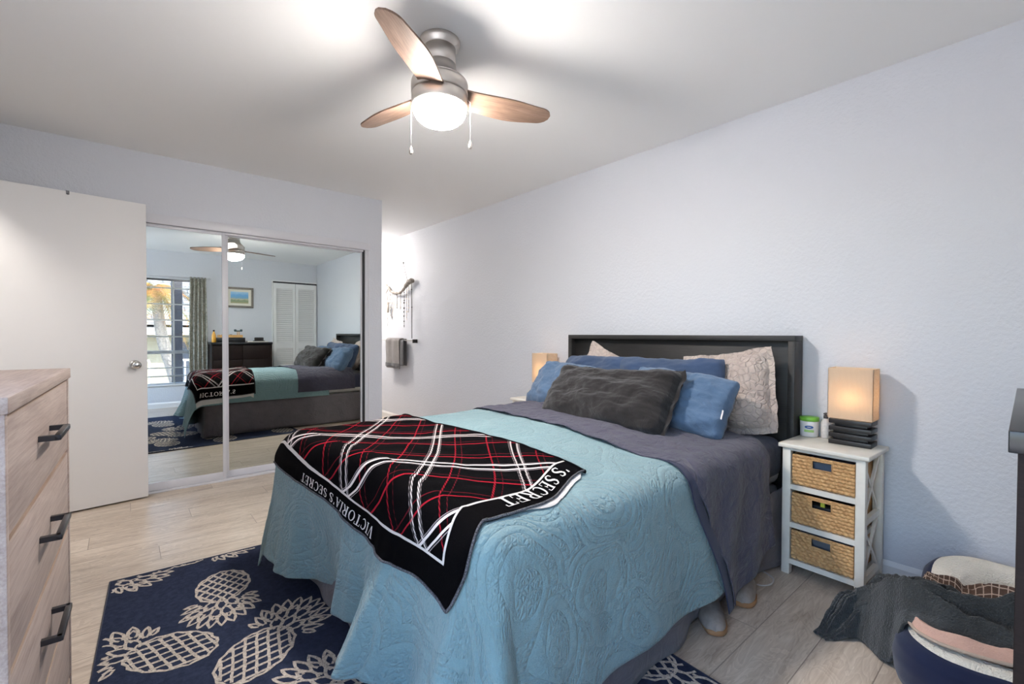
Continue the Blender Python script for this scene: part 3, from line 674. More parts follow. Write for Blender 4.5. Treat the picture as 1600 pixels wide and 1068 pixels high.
md = cv.modifiers.new('solidify', 'SOLIDIFY'); md.thickness = .006; md.offset = 1.0
# slate top sheet folded back over the coverlet
def shp(u, v):
    hem = .352; Y = hem+v*(2.60-hem); k = sm((.98-Y)/.65)
    xa = 1.655+.02*math.sin(Y*4)+.19*k; xb = 2.36-.04*k; yy = Y
    yy += .11*u*k**2*1.0
    return (xa+u*(xb-xa), yy)
def shx(X, Y):
    k = 1 if Y < IY0 else .0
    w = .010*math.sin(X*24+2.2*math.sin(Y*5))*sm((IY0-Y)/.25)
    r_ = rum(X, Y, .010, 7); return (r_[0], r_[1]-w-.004*k, r_[2]+(.006*math.sin(Y*17+X*9)*nz(X*3, Y*3, 6) if Y > IY0 else 0))
shn = tag(cover('top_sheet', shp, 90, 220, .020, 'sheet', extra=shx), 'slate purple top sheet folded back across the bed and hanging beside the nightstand', 'sheet')
md = shn.modifiers.new('solidify', 'SOLIDIFY'); md.thickness = .004; md.offset = 1.0
def shu(u, v):
    hem = .338; Y = hem+v*(1.02-hem); k = sm((.98-Y)/.65); xa = 1.655+.02*math.sin(Y*4)+.19*k
    wd = .052*sm((1.02-Y)/.2); return (xa-wd+u*(wd+.01), Y)
md = cover('turned_edge', shu, 8, 90, .018, 'sheet_back', parent=shn, extra=lambda X, Y: (0, -.003, 0)).modifiers.new('solidify', 'SOLIDIFY'); md.thickness = .003; md.offset = 1.0

# plaid throw with its lettered border
BU, BV = 1.62, .80
def thr(u, v):
    """u metres from the near edge, v metres from the foot edge -> unfolded bed position"""
    s_, t_ = u/BU, v/BV
    xf_ = .508+.10*sm((s_-.25)/.6)+.006*math.sin(u*9); xr = 1.262-.10*sm(s_/.7)
    yn = .985-.075*sm(t_/.12)*(1-sm((t_-.12)/.35))+ .0*t_
    yn = .985+(-.055*math.sin(min(t_/.30, 1)*PI) if t_ < .3 else 0)-.018*sm((t_-.25)/.2)+.115*sm((t_-.55)/.45)
    yf = 2.60-.02*t_
    return (xf_+t_*(xr-xf_), yn+s_*(yf-yn))
def thz(X, Y, a=.006):
    z = .007*sm((X-.66)/.15)*(nz(X*4.5+Y*2, Y*5, 2.2, 2)+.3*math.sin(X*16+Y*7)); e = sm((X-1.02)/.2)
    r_ = rum(X, Y, .007); return (r_[0], r_[1], r_[2]+max(z, 0)+.012*e*sm((Y-1.02)/.2)+.002)
def tq(u, v, off=.017):
    X, Y = thr(u, v); q = Vector(S(X, Y, off)); return q+Vector(thz(X, Y))
th = thing('throw_blanket', 'black plaid throw with red and white stripes, lettered border, across the bed foot', 'blanket', (.9, 1.75, BT))
def tf(u, v): return tq(u*BU, v*BV)
o = obj('plaid_face', G().grid(tf, 200, 100, uvf=lambda u, v: (u*BU, v*BV)), 'plaid', th, mods=[('SOLIDIFY', dict(thickness=.005, offset=1.0))])
def lf(u, v):
    bump_ = .020*sm((v-.45)/.2)*(1-sm((v-.93)/.07)); q = tq(u*(BU+.055)-bump_*1.3+.002, v*(BV-.012)+.004, .0135); return q
obj('sherpa_lining', G().grid(lf, 200, 100), 'lining', th)
edge = [tq(0, i/90*BV, .018) for i in range(91)]; ed2 = [tq(i/160*BU, 0, .018) for i in range(161)]; ed3 = [tq(BU, i/80*BV, .018) for i in range(81)]
g = G(); g.tube(edge, .004, 6); g.tube(ed2, .004, 6); g.tube(ed3, .004, 6); obj('overlock_edge', g, 'stitch', th)
# the fold along the head side of the throw
def ff(u, v):
    a = v*PI; X, Y = thr(u*BU, BV); q = Vector(S(X, Y, .017))+Vector(thz(X, Y)); r_ = .0095
    return q+Vector((math.sin(a)*r_*1.3, 0, -r_+math.cos(a)*r_+.0045))
obj('folded_edge', G().grid(ff, 160, 8, flip=True), plain('black_fleece', (14, 13, 16), .95), th)
# serif lettering, glyphs as strokes in a unit box: (thick?, x0, y0, x1, y1) and arcs
TK, TN = .15, .055
def arc(cx_, cy_, rx, ry, a0, a1, n=10): return [(cx_+rx*math.cos(math.radians(a0+(a1-a0)*i/n)), cy_+ry*math.sin(math.radians(a0+(a1-a0)*i/n))) for i in range(n+1)]
def ser(x, y, w=.16): return (TN, TN, [(x-w, y), (x+w, y)])
GL = {
 'V': (.74, [(TK, TK, [(.10, 1), (.38, .02)]), (TN, TN, [(.66, 1), (.40, .02)]), ser(.10, .975, .13), ser(.66, .975, .12)]),
 'I': (.34, [(TK, TK, [(.17, 1), (.17, 0)]), ser(.17, .975), ser(.17, .025)]),
 'C': (.70, [(TN, TK, arc(.40, .5, .30, .48, 48, 180, 12)), (TK, TN, arc(.40, .5, .30, .48, 180, 315, 12)), (TN, TN, [(.62, .96), (.62, .70)])]),
 'T': (.70, [(TK, TK, [(.35, 1), (.35, 0)]), (TN, TN, [(.03, .97), (.67, .97)]), ser(.35, .025), (TN, TN, [(.045, .98), (.045, .76)]), (TN, TN, [(.655, .98), (.655, .76)])]),
 'O': (.78, [(TN, TK, arc(.39, .5, .31, .47, 90, 180)), (TK, TN, arc(.39, .5, .31, .47, 180, 270)), (TN, TK, arc(.39, .5, .31, .47, 270, 360)), (TK, TN, arc(.39, .5, .31, .47, 0, 90))]),
 'R': (.74, [(TK, TK, [(.17, 1), (.17, 0)]), ser(.17, .025, .14), ser(.12, .975, .10), (TN, TN, [(.17, .97), (.38, .97)]), (TN, TK, arc(.38, .735, .20, .235, 90, 0, 8)), (TK, TN, arc(.38, .735, .20, .235, 0, -90, 8)), (TN, TN, [(.38, .5), (.17, .5)]), (TK, TK, [(.36, .5), (.64, .02)]), ser(.66, .025, .07)]),
 'A': (.74, [(TN, TN, [(.10, 0), (.37, .98)]), (TK, TK, [(.37, .98), (.62, 0)]), (TN, TN, [(.20, .36), (.52, .36)]), ser(.10, .025, .11), ser(.62, .025, .12)]),
 "'": (.22, [(TK, TN, [(.11, 1.02), (.08, .74)])]),
 'S': (.56, [(TN, TK, arc(.29, .75, .20, .23, 40, 190, 10)), (TK, TK, [(.10, .70), (.20, .57), (.38, .44), (.475, .32)]), (TK, TN, arc(.28, .25, .205, .23, 20, -150, 10)), (TN, TN, [(.46, .96), (.46, .74)]), (TN, TN, [(.09, .04), (.09, .28)])]),
 'E': (.64, [(TK, TK, [(.17, 1), (.17, 0)]), (TN, TN, [(.06, .97), (.56, .97)]), (TN, TN, [(.06, .03), (.58, .03)]), (TN, TN, [(.17, .52), (.44, .52)]), (TN, TN, [(.56, .98), (.56, .76)]), (TN, TN, [(.58, .02), (.58, .27)]), (TN, TN, [(.44, .64), (.44, .40)])]),
 ' ': (.34, [])}
def letters(text, place, wid, hgt, parent):
    """place(a, b): a metres along the line, b metres up -> world point; one mesh of lettering"""
    tw_ = sum(GL[c][0] for c in text)+.10*len(text); k = wid/tw_; x = 0; g = G()
    for c_ in text:
        w_, st = GL[c_]
        for w0, w1, pl_ in st:
            pp = []
            for i in range(len(pl_)-1):
                (xa, ya), (xb, yb) = pl_[i], pl_[i+1]; n = max(1, int(math.dist((xa, ya), (xb, yb))/.12)) if len(pl_) == 2 else 1
                for j in range(n): pp.append((xa+(xb-xa)*j/n, ya+(yb-ya)*j/n))
            pp.append(pl_[-1]); vs = []; n = len(pp)
            for i, (px, py) in enumerate(pp):
                ax, ay = pp[max(i-1, 0)]; bx, by = pp[min(i+1, n-1)]; dx_, dy_ = (bx-ax), (by-ay)*hgt/k
                d_ = math.hypot(dx_, dy_) or 1; wv_ = (w0+(w1-w0)*i/(n-1))*.5; nx, ny = -dy_/d_*wv_, dx_/d_*wv_
                for sg_ in (1, -1): vs.append(place((x+px+nx*sg_)*k, (py)*hgt+ny*sg_*k))
            g.add(vs, [(2*i, 2*i+1, 2*i+3, 2*i+2) for i in range(n-1)])
        x += w_+.10
    return obj('lettering', g, 'letter', parent)
V_S = "VICTORIA'S SECRET"
LO = .0240
letters("VICTORIA'S", lambda a, b: tq(.500+a, .069-b, LO), .325, .046, th); letters("SECRET", lambda a, b: tq(.842+a, .069-b, LO), .20, .046, th)   # foot border
letters("'S", lambda a, b: tq(.086-b, .735-a, LO), .075, .062, th); letters("SECRET", lambda a, b: tq(.086-b, .640-a, LO), .305, .062, th)   # near border
letters("VICTORIA'S", lambda a, b: tq(BU-.07+b, .12+a, LO), .44, .042, th)            # far border

# ------------------------------------------------------------------ pillows
def pillow(name, label, mat, w, h, t_, loc, tilt, yawd=0, roll_=0, seed=0, flange=0, pinch=.10, wr=.010, sag=.0, n=56, group=None, soft=.5, parent_parts=None, cat='pillow'):
    th_ = thing(name, label, cat, loc, math.radians(yawd), group)
    Rt = Matrix.Rotation(math.radians(tilt), 3, 'Y') @ Matrix.Rotation(math.radians(roll_), 3, 'X')
    def sh(u, v, sgn):
        U_, V_ = u*2-1, v*2-1
        rc_ = 1-.075*(abs(U_)**5)*(abs(V_)**5)
        x = w/2*U_*(1-pinch*(1-abs(V_)**2.2)*abs(U_)**1.5)*rc_; z = h/2*V_*(1-pinch*(1-abs(U_)**2.2)*abs(V_)**1.5)*rc_
        x += .006*nz(V_*3, U_*2, seed+5); z += .006*nz(U_*4, V_*2, seed+9)
        e = (max(0, 1-abs(U_)**2.6))**soft*(max(0, 1-abs(V_)**2.6))**soft
        puff = t_/2*e*(1-.12*V_)
        d = wr*nz(U_*2.2+seed, V_*2.2, sgn*1.3+seed, 5)*(.35+e)
        cr = wr*1.3*math.sin((U_*V_)*9+seed+3*nz(U_, V_, seed))*(abs(U_)*abs(V_))*e
        d += cr; z -= sag*(1-U_*U_)*max(0, V_)
        p = Vector((-(puff*sgn)-d*(1 if sgn > 0 else -.6)*min(1, e*3), x, z))
        return p
    g = G()
    for sgn in (1, -1):
        g.grid(lambda u, v: Rt @ sh(u, v, sgn), n, n, flip=(sgn > 0))
    if flange:
        def fg(u, v, side):
            a = side
            pass
        for (fu, fv) in ((lambda s_: (s_, 0), (0, -1)), (lambda s_: (s_, 1), (0, 1)), (lambda s_: (0, s_), (-1, 0)), (lambda s_: (1, s_), (1, 0))):
            def ffn(s_, q, fu=fu, dv=fv):
                u, v = fu(s_); p = sh(u, v, 1); c_ = flange*q
                ex = ((u*2-1) if dv[0] == 0 else dv[0])*c_*(1 if abs(u*2-1) > .99 or dv[0] else abs(u*2-1)**6)
                ez = ((v*2-1) if dv[1] == 0 else dv[1])*c_*(1 if abs(v*2-1) > .99 or dv[1] else abs(v*2-1)**6)
                return Rt @ (p+Vector((.008*math.sin(s_*22+seed)*q, ex, ez)))
            g.grid(ffn, n, 3)
    o = obj('pillow_body' if parent_parts is None else parent_parts, g, mat, th_, world=False)
    return th_, o, sh, Rt
random.seed(4)
# loc is the pillow's centre; it leans back (top towards the headboard) by tilt
pillow('pillow_sham', 'quilted beige sham with a piped edge leaning on the right end of the headboard', 'beige', .46, .42, .16, (2.530, 1.155, .858), 14, 0, -9, 1.0, .030, .04, .008, sag=.02, cat='pillow')
pillow('pillow_sham', 'quilted beige sham leaning on the left end of the headboard, only its corner showing', 'beige', .60, .42, .15, (2.530, 1.885, .856), 14, 0, 10, 2.0, .030, .03, .008, sag=.07, cat='pillow')
pillow('pillow', 'navy quilted pillow in front of the right beige sham', 'navy_fab', .68, .42, .17, (2.405, 1.46, .850), 22, 2, -1, 3.0, 0, .03, .012, sag=.02, soft=.36)
pillow('pillow', 'navy quilted pillow in front of the left beige sham', 'navy_fab', .58, .39, .17, (2.405, 1.99, .842), 22, -2, -1, 4.0, 0, .03, .012, sag=.0, soft=.36)
r_ = pillow('pillow', 'denim blue cotton pillow at the right, peeking from behind the charcoal pillow', 'blue_fab', .60, .35, .21, (2.245, 1.29, .815), 33, 4, 5, 5.0, 0, .06, .018, soft=.36)
pillow('pillow', 'lighter blue cotton pillow at the left, partly behind the charcoal pillow', 'blue_fab', .54, .37, .20, (2.245, 2.125, .812), 34, -4, 2, 6.0, 0, .06, .016, soft=.36)
g = G(); a = [r_[3] @ (r_[2](.02+.0*k, .30+.14*k/3, 1)+Vector((-.010, -.002, 0))) for k in range(4)]
vs = []
for q in a: vs += [q, q+Vector((-.016, -.012, 0))]
g.add(vs, [(0,1,3,2), (2,3,5,4), (4,5,7,6)]); obj('care_tag', g, 'letter', r_[0], world=False, mods=[SOL(.001)])
pillow('pillow', 'large charcoal pillow lying in front of all the others', 'charcoal', .85, .39, .25, (2.070, 1.615, .815), 36, -2, -1.5, 7.0, .022, .05, .017, sag=.025, soft=.34, n=90)

# ------------------------------------------------------------------ nightstands, baskets, lamps
def nightstand(label, loc, rz=0):
    t_ = thing('nightstand', label, 'nightstand', loc, rz, None)
    hx_, hy_, Z = .152, .167, .64                       # half depth (x), half width (y)
    def q(name, g, m='stand', p=t_): return obj(name, g, m, p, world=False)
    q('top', G().rbox(-hx_-.014, -hy_-.016, Z-.020, hx_+.008, hy_+.016, Z, .004))
    ps = .036
    for sx_ in (-1, 1):
        for sy_ in (-1, 1):
            q('leg', G().rbox(sx_*hx_-(ps if sx_ > 0 else 0), sy_*hy_-(ps if sy_ > 0 else 0), 0, sx_*hx_+(0 if sx_ > 0 else ps), sy_*hy_+(0 if sy_ > 0 else ps), Z-.020, .002))
    for z in (.606, .418, .232, .052):
        q('shelf' if z < .6 else 'apron', G().box(-hx_+.003, -hy_+ps-.002, z, (-hx_+.022 if z > .6 else hx_-.004), hy_-ps+.002, z+(.015 if z > .6 else .024)))
    for sy_ in (-1, 1):
        y0_, y1_ = (sy_*hy_-.026, sy_*hy_-.008) if sy_ > 0 else (sy_*hy_+.008, sy_*hy_+.026)
        fr_ = q('side_rail', G().box(-hx_+ps, y0_, .315, hx_-ps, y1_, .343)); q('side_rail', G().box(-hx_+ps, y0_, .055, hx_-ps, y1_, .083)); q('side_rail', G().box(-hx_+ps, y0_, .598, hx_-ps, y1_, .618))
        for za, zb_ in ((.083, .315), (.343, .598)):
            g = G()
            for s_ in (1, -1):
                a = Vector((-s_*(hx_-ps), (y0_+y1_)/2, za)); b = Vector((s_*(hx_-ps), (y0_+y1_)/2, zb_)); d_ = (b-a).normalized(); n_ = Vector((-d_.z, 0, d_.x))*.0085; e_ = Vector((0, .005+.001*s_, 0))
                v_ = [a+n_-e_, a-n_-e_, b-n_-e_, b+n_-e_, a+n_+e_, a-n_+e_, b-n_+e_, b+n_+e_]
                g.add(v_, [(0,1,2,3), (4,7,6,5), (0,4,5,1), (1,5,6,2), (2,6,7,3), (3,7,4,0)])
            q('cross_brace', g)
    return t_
nsR = nightstand('cream white nightstand with three wicker baskets to the right of the bed', (2.622, .678, 0), math.radians(-1.5))
nsL = nightstand('cream white nightstand on the far side of the bed beside the passage', (2.622, 2.735, 0))
def basket(label, z0_, h_, inside):
    loc = nsR.location.copy(); t_ = thing('wicker_basket', label, 'basket', (loc.x, loc.y, z0_), nsR.rotation_euler.z, 'wicker baskets in the right nightstand')
    hw, hd = .126, .138; nu, nv = 150, 80; rows = 9
    hu0, hu1, hv0, hv1 = .34, .65, .62, .90
    g = G(); vs = []; fs = []; uv = []
    for j in range(nv+1):
        for i in range(nu+1):
            u, v = i/nu, j/nv; y = hw-2*hw*u; z = v*h_; k = v*rows; r_ = int(k); fr_ = k-r_
            ph_ = u*11+(r_ % 2)*.5+.25*nz(r_*3.1, u*5, z0_*40, 2); bul = math.sqrt(max(0, math.sin(fr_*PI)))*(.45+.55*abs(math.sin(ph_*PI)))
            din = max(0, min((u-hu0+.04)/.04, (hu1+.04-u)/.04, (v-hv0+.08)/.08, (hv1+.08-v)/.08)) if hv1 else 0
            b_ = .010*bul*(1 if not (hu0-.03 < u < hu1+.03 and hv0-.06 < v < hv1+.06) else .0)+(.004 if (hu0-.03 < u < hu1+.03 and hv0-.06 < v < hv1+.06) else 0)
            zz = z+.0025*math.sin(ph_*PI*2)*(1 if 0 < v < 1 else 0)
            vs.append((-hd-b_, y, zz))
    for j in range(nv):
        for i in range(nu):
            u, v = (i+.5)/nu, (j+.5)/nv
            if hu0 < u < hu1 and hv0 < v < hv1: continue
            fs.append((j*(nu+1)+i, (j+1)*(nu+1)+i, (j+1)*(nu+1)+i+1, j*(nu+1)+i+1))
    g.add(vs, fs, 0, True); fp = obj('woven_front', g, 'wicker', t_, world=False)
    g = G(); g.box(-hd, hw-.006, 0, hd, hw, h_); g.box(-hd, -hw, 0, hd, -hw+.006, h_); g.box(hd-.006, -hw, 0, hd, hw, h_); g.box(-hd, -hw, 0, hd, hw, .006)
    obj('basket_sides', g, 'wicker', t_, world=False)
    ya, yb, za, zb_ = hw-2*hw*hu0, hw-2*hw*hu1, hv0*h_, hv1*h_
    g = G(); g.tube([(-hd-.005, ya, za), (-hd-.005, yb, za), (-hd-.005, yb, zb_), (-hd-.005, ya, zb_)], .0032, 6, closed=True); obj('handle_rim', g, 'wicker', t_, world=False)
    g = G(); g.rbox(-hd+.030, -hw+.02, .01, hd-.02, hw-.02, inside[0], .01)
    c_ = tag(obj('folded_cloth', g, inside[1]), inside[2], 'cloth'); c_.location = (loc.x, loc.y, z0_); c_.rotation_euler = nsR.rotation_euler
    return t_
basket('topmost of the three wicker baskets in the nightstand', .446, .145, (.118, plain('blue_grey_cloth', (92, 104, 122), .9), 'blue grey cloth inside the topmost wicker basket'))
b2 = basket('middle of the three wicker baskets in the nightstand', .260, .143, (.100, 'lamp_black', 'dark cloth inside the middle wicker basket'))
basket('lowest of the three wicker baskets in the nightstand', .080, .140, (.130, plain('slate_cloth', (96, 100, 108), .9), 'slate grey cloth inside the lowest wicker basket'))
g = G().rbox(2.489, .672, .262+.10, 2.505, .690, .262+.134, .002); tag(obj('packet', g, plain('yellow_green_packet', (170, 180, 60), .5)), 'yellow green packet showing in the handle hole of the middle basket', 'packet')

def lamp(label, x0_, y0_, w_=.120, d_=.178, z0=.641, parts=True):
    cx_, cy_ = x0_+w_/2, y0_+d_/2; t_ = thing('table_lamp', label, 'table lamp', (cx_, cy_, z0))
    g = G(); z = z0
    hs = [(.022, 0), (.012, .016), (.020, 0), (.012, .016), (.020, 0), (.014, .020), (.022, 0)]
    for h_, ins in hs: g.rbox(x0_+ins+.004, y0_+ins+.004, z, x0_+w_-ins-.004, y0_+d_-ins-.004, z+h_, .0015); z += h_
    obj('slatted_base', g, 'lamp_black', t_); zs = z+.004; zt = zs+.243
    g = G(); a = .0
    for (xa, ya, xb, yb) in ((x0_, y0_, x0_+.0015, y0_+d_), (x0_+w_-.0015, y0_, x0_+w_, y0_+d_), (x0_, y0_, x0_+w_, y0_+.0015), (x0_, y0_+d_-.0015, x0_+w_, y0_+d_)): g.box(xa, ya, zs, xb, yb, zt)
    obj('lamp_shade', g, 'shade', t_)
    obj('socket', G().lathe([(.012, z), (.014, z+.05), (.013, z+.06), (0, z+.061)], 16, c=(cx_, cy_, 0)), 'lamp_black', t_)
    b_ = z+.06
    obj('bulb', G().lathe([(.010, b_), (.013, b_+.015), (.027, b_+.04), (.029, b_+.055), (.020, b_+.073), (0, b_+.081)], 20, c=(cx_, cy_, 0)), 'bulb', t_)
    return t_
lamp('lit table lamp with linen shade and stacked black base on the right nightstand', 2.632, .527)
lamp('lit table lamp with linen shade behind the pillows on the far nightstand', 2.620, 2.646)

jar = thing('cream_tub', 'white cream tub with a bright green lid on the nightstand beside the headboard', 'tub', (2.70, .785, .641))
z = .6405; jx, jy = 2.742, .815
obj('tub_body', G().lathe([(0, z), (.038, z), (.041, z+.004), (.0425, z+.080), (.040, z+.083), (0, z+.083)], 32, c=(jx, jy, 0)), 'tub', jar)
obj('lid', G().lathe([(.043, z+.081), (.0445, z+.084), (.0445, z+.097), (.042, z+.101), (0, z+.102)], 32, c=(jx, jy, 0)), 'green', jar)
def lab(name, a0, a1, z0_, z1_, r_, mat, oval=False):
    g = G(); n = 20; vs = []; fs = []
    for i in range(n+1):
        a = math.radians(a0+(a1-a0)*i/n); k = math.sqrt(max(0, 1-(2*i/n-1)**2)) if oval else 1; zc = (z0_+z1_)/2; hh_ = (z1_-z0_)/2*k
        for s_ in (-1, 1): vs.append((jx+r_*math.cos(a), jy+r_*math.sin(a), zc+s_*hh_))
    g.add(vs, [(2*i, 2*i+2, 2*i+3, 2*i+1) for i in range(n)], 0, True); return obj(name, g, mat, jar)
lab('oval_logo', 168, 222, z+.044, z+.060, .0432, 'lbl_blue', True); lab('label_band', 165, 225, z+.026, z+.038, .0428, 'lbl_green')
lab('logo_streak', 182, 208, z+.0505, z+.0535, .0436, 'tub', True)
bo = thing('pump_bottle', 'cloudy clear bottle with a dark pump cap between the white tub and the lamp', 'bottle', (2.735, .735, .641))
jx2, jy2 = 2.752, .744
obj('bottle_body', G().lathe([(0, z), (.019, z), (.021, z+.004), (.021, z+.078), (.016, z+.092), (.009, z+.098), (.009, z+.104)], 24, c=(jx2, jy2, 0)), 'clear', bo)
obj('pump_cap', G().lathe([(.0105, z+.101), (.0105, z+.116), (.004, z+.118), (.004, z+.126), (0, z+.127)], 18, c=(jx2, jy2, 0)).rbox(jx2-.026, jy2-.005, z+.122, jx2+.006, jy2+.005, z+.131, .003), 'pump', bo)

# ------------------------------------------------------------------ rug with pineapple outlines
RA = -math.radians(2.6); rc = Vector((-.056, 2.817, 0)); RR_ = Matrix.Rotation(RA, 3, 'Z'); RW, RL = 1.655, 2.33
rugE = thing('area_rug', 'navy blue area rug patterned with cream pineapple outlines under the bed', 'rug', (0, 0, 0))
g = G().rbox(0, -RL, .0, RW, 0, .008, .003, R=RR_, T=rc+Vector((0, 0, .0005)), seg=1)
g = G(); rk = lambda x, y, z=.0: RR_ @ Vector((x, y, z)) + rc
g.rbox(0, -RL, .0005, RW, 0, .0085, .003, R=RR_, T=rc)
rnd = random.Random(7)
def rib(pts, w=.0085):
    """a woven line: jittered ribbon raised just above the pile"""
    out = []
    for i in range(len(pts)-1):
        n = max(1, int(math.dist(pts[i], pts[i+1])/.014))
        for j in range(n): out.append((pts[i][0]+(pts[i+1][0]-pts[i][0])*j/n, pts[i][1]+(pts[i+1][1]-pts[i][1])*j/n))
    out.append(pts[-1]); out = [(x+rnd.uniform(-.0012, .0012), y+rnd.uniform(-.0012, .0012)) for x, y in out]
    run = []
    for q in out+[None]:
        if q is not None and .012 < q[0] < RW-.012 and -RL+.012 < q[1] < -.012: run.append(q); continue
        if len(run) > 1: strip(run, w)
        run = []
def strip(out, w):
    vs = []; n = len(out); zz = .0092+rnd.random()*.0008
    for i, (x, y) in enumerate(out):
        a, b = out[max(i-1, 0)], out[min(i+1, n-1)]; dx_, dy_ = b[0]-a[0], b[1]-a[1]; d_ = math.hypot(dx_, dy_) or 1; ww = w/2*rnd.uniform(.8, 1.25)
        for s_ in (1, -1):
            q = (x-dy_/d_*ww*s_, y+dx_/d_*ww*s_); vs.append(rk(q[0], q[1], zz))
    g.add(vs, [(2*i, 2*i+1, 2*i+3, 2*i+2) for i in range(n-1)], 1)
def inside(p): return .0 < p[0] < RW and -RL < p[1] < 0
def pine(x, y, ang, s_=1.0):
    """(x, y): where body meets crown, in rug coordinates; ang: direction in which the crown grows"""
    ca, sa = math.cos(math.radians(ang)), math.sin(math.radians(ang))
    P_ = lambda a, b: (x+ca*a*s_-sa*b*s_, y+sa*a*s_+ca*b*s_)
    A_, B_ = .165, .118; cxx = -.150
    wob = lambda t_: 1+.03*math.sin(t_*14)
    rib([P_(cxx+A_*math.cos(t_/40*2*PI)*wob(t_/40*6.28), B_*math.sin(t_/40*2*PI)*wob(t_/40*6.28)) for t_ in range(41)], .010)
    for fam in (1, -1):
        for k in range(-5, 6):
            seg = []
            for i in range(-14, 15):
                a = i/14*A_; q = k*.052+fam*a*.78
                lim = B_*math.sqrt(max(0, 1-(a/A_)**2))
                yy = q-.10*q*abs(a)/A_
                if abs(yy) < lim*.99: seg.append(P_(cxx+a, yy))
                elif len(seg) > 1: rib(seg, .0100); seg = []
                else: seg = []
            if len(seg) > 1: rib(seg, .0100)
    def leaf(a0, b0, dr, ln, wd):
        c_, s2 = math.cos(math.radians(dr)), math.sin(math.radians(dr)); q = []
        for t_, w_ in ((0, .25), (.2, .8), (.45, 1), (.7, .7), (.9, .25), (1, 0), (.9, -.25), (.7, -.7), (.45, -1), (.2, -.8), (0, -.25)):
            q.append(P_(a0+c_*ln*t_-s2*wd*w_, b0+s2*ln*t_+c_*wd*w_))
        rib(q, .0098)
    for dr, ln in ((0, .10), (-32, .09), (32, .09)): leaf(.0, .02*dr/30, dr, ln, .024)
    for dr in (-58, -34, -11, 13, 35, 58): leaf(.080*math.cos(math.radians(dr)), .072*math.sin(math.radians(dr)), dr*.9, .095, .023)
    for dr in (-72, -52, -33, -15, 3, 21, 40, 58, 76): leaf(.145*math.cos(math.radians(dr*.9)), .095*math.sin(math.radians(dr*.9)), dr*.72, .095, .019)
    for sg_ in (-1, 1): leaf(.015, .085*sg_, sg_*62, .085, .014); leaf(.0, .10*sg_, sg_*84, .055, .011)
def wr_(X, Y):
    q = RR_.transposed() @ (Vector((X, Y, 0))-rc); return q.x, q.y
def pw(X, Y, ang, s_=.92): q = wr_(X, Y); pine(q[0], q[1], ang+2.6, s_)
pw(.318, 2.315, -100, .87); pw(.018, 2.138, 143, .9); pw(.462, 1.936, 42, .92); pw(-.02, 2.80, -18, .85); pw(.36, 2.86, -8, .85)
pw(.82, 2.46, -100, .9); pw(.53, 1.52, 135, .9); pw(-.02, 1.60, -50, .9); pw(.96, 1.98, 42, .9); pw(1.42, 2.40, -100, .9); pw(1.43, .83, -80, .9); pw(1.10, .62, 40, .9)
pw(.35, 1.05, -100, .9); pw(.80, .80, 128, .9); pw(.02, .95, 40, .9); pw(1.40, 1.35, 128, .9); pw(1.42, 1.9, 140, .9); pw(.9, 1.3, 30, .9)
o = obj('rug_pile', g, ['rug', 'rug_line'], rugE)
g = G(); e_ = .006
g.tube([rk(0, 0, .005), rk(RW, 0, .005), rk(RW, -RL, .005), rk(0, -RL, .005)], .0045, 6, closed=True); obj('bound_edge', g, 'bed_navy', rugE)

# ------------------------------------------------------------------ slippers, cable
def slipper(label, x, y, rz):
    t_ = thing('slipper', label, 'slipper', (x, y, 0), rz, 'pair of slippers beside the bed')
    def outl(a):   # sole outline, toe towards -y
        c_, s_ = math.cos(a), math.sin(a); l = .135*s_; w = (.053 if s_ < 0 else .037)*(abs(c_)**.55)*(1 if c_ > 0 else -1)*(1-.12*math.sin(a*2)); return w, l
    n = 36; g = G(); vs = []; fs = []
    for z, k in ((.001, .96), (.006, 1.0), (.018, 1.0), (.022, .97)):
        for i in range(n): w, l = outl(2*PI*i/n); vs.append((w*k, l*k, z))
    for j in range(3):
        for i in range(n): fs.append((j*n+i, j*n+(i+1) % n, (j+1)*n+(i+1) % n, (j+1)*n+i))
    fs += [tuple(range(n))[::-1], tuple(range(3*n, 4*n))]; g.add(vs, fs, 0, True); obj('sole', g, 'sole', t_, world=False)
    def upf(u, v):   # u across, v from the toe back
        a = (u*2-1); y_ = -.133+v*.165; half = .051*max(0.0, 1-abs((y_+.02)/.116)**3 if y_ < -.02 else 1)**.5 if y_ > -.1325 else .0
        hgt = .020+.046*math.sqrt(max(0, v))*(1-.10*v); th_ = a*PI/2
        return (half*math.sin(th_)*1.0, y_, .018+hgt*max(0, math.cos(th_))**.8)
    obj('upper', G().grid(upf, 24, 20), 'suede', t_, world=False, mods=[SOL(.004, -1)])
    g = G(); col_ = []
    for i in range(28):
        a = 2*PI*i/28; c_, s_ = math.cos(a), math.sin(a); col_.append((.036*c_, .075+.055*s_, .052+.020*max(0, -s_)+.006*abs(c_)))
    g.tube(col_, .0125, 10, closed=True); obj('fleece_collar', g, 'sherpa', t_, world=False)
    def hf(u, v): a = PI*u; return (.038*math.cos(a)*(1+.05*v), .07+.062*math.sin(a), .018+v*.04)
    obj('heel_wall', G().grid(hf, 20, 4), 'suede', t_, world=False, mods=[SOL(.005)])
    return t_
slipper('grey suede slipper nearer the camera, toe poking out from under the hanging sheet', 1.845, .900, math.radians(-54))
slipper('grey suede slipper nearer the nightstand, mostly hidden behind the hanging sheet', 2.135, .885, math.radians(-70))
pts = [(2.34, 1.02), (2.29, .955), (2.252, .90), (2.255, .855), (2.30, .832), (2.36, .842), (2.392, .885), (2.395, .93), (2.385, .99), (2.44, 1.06)]
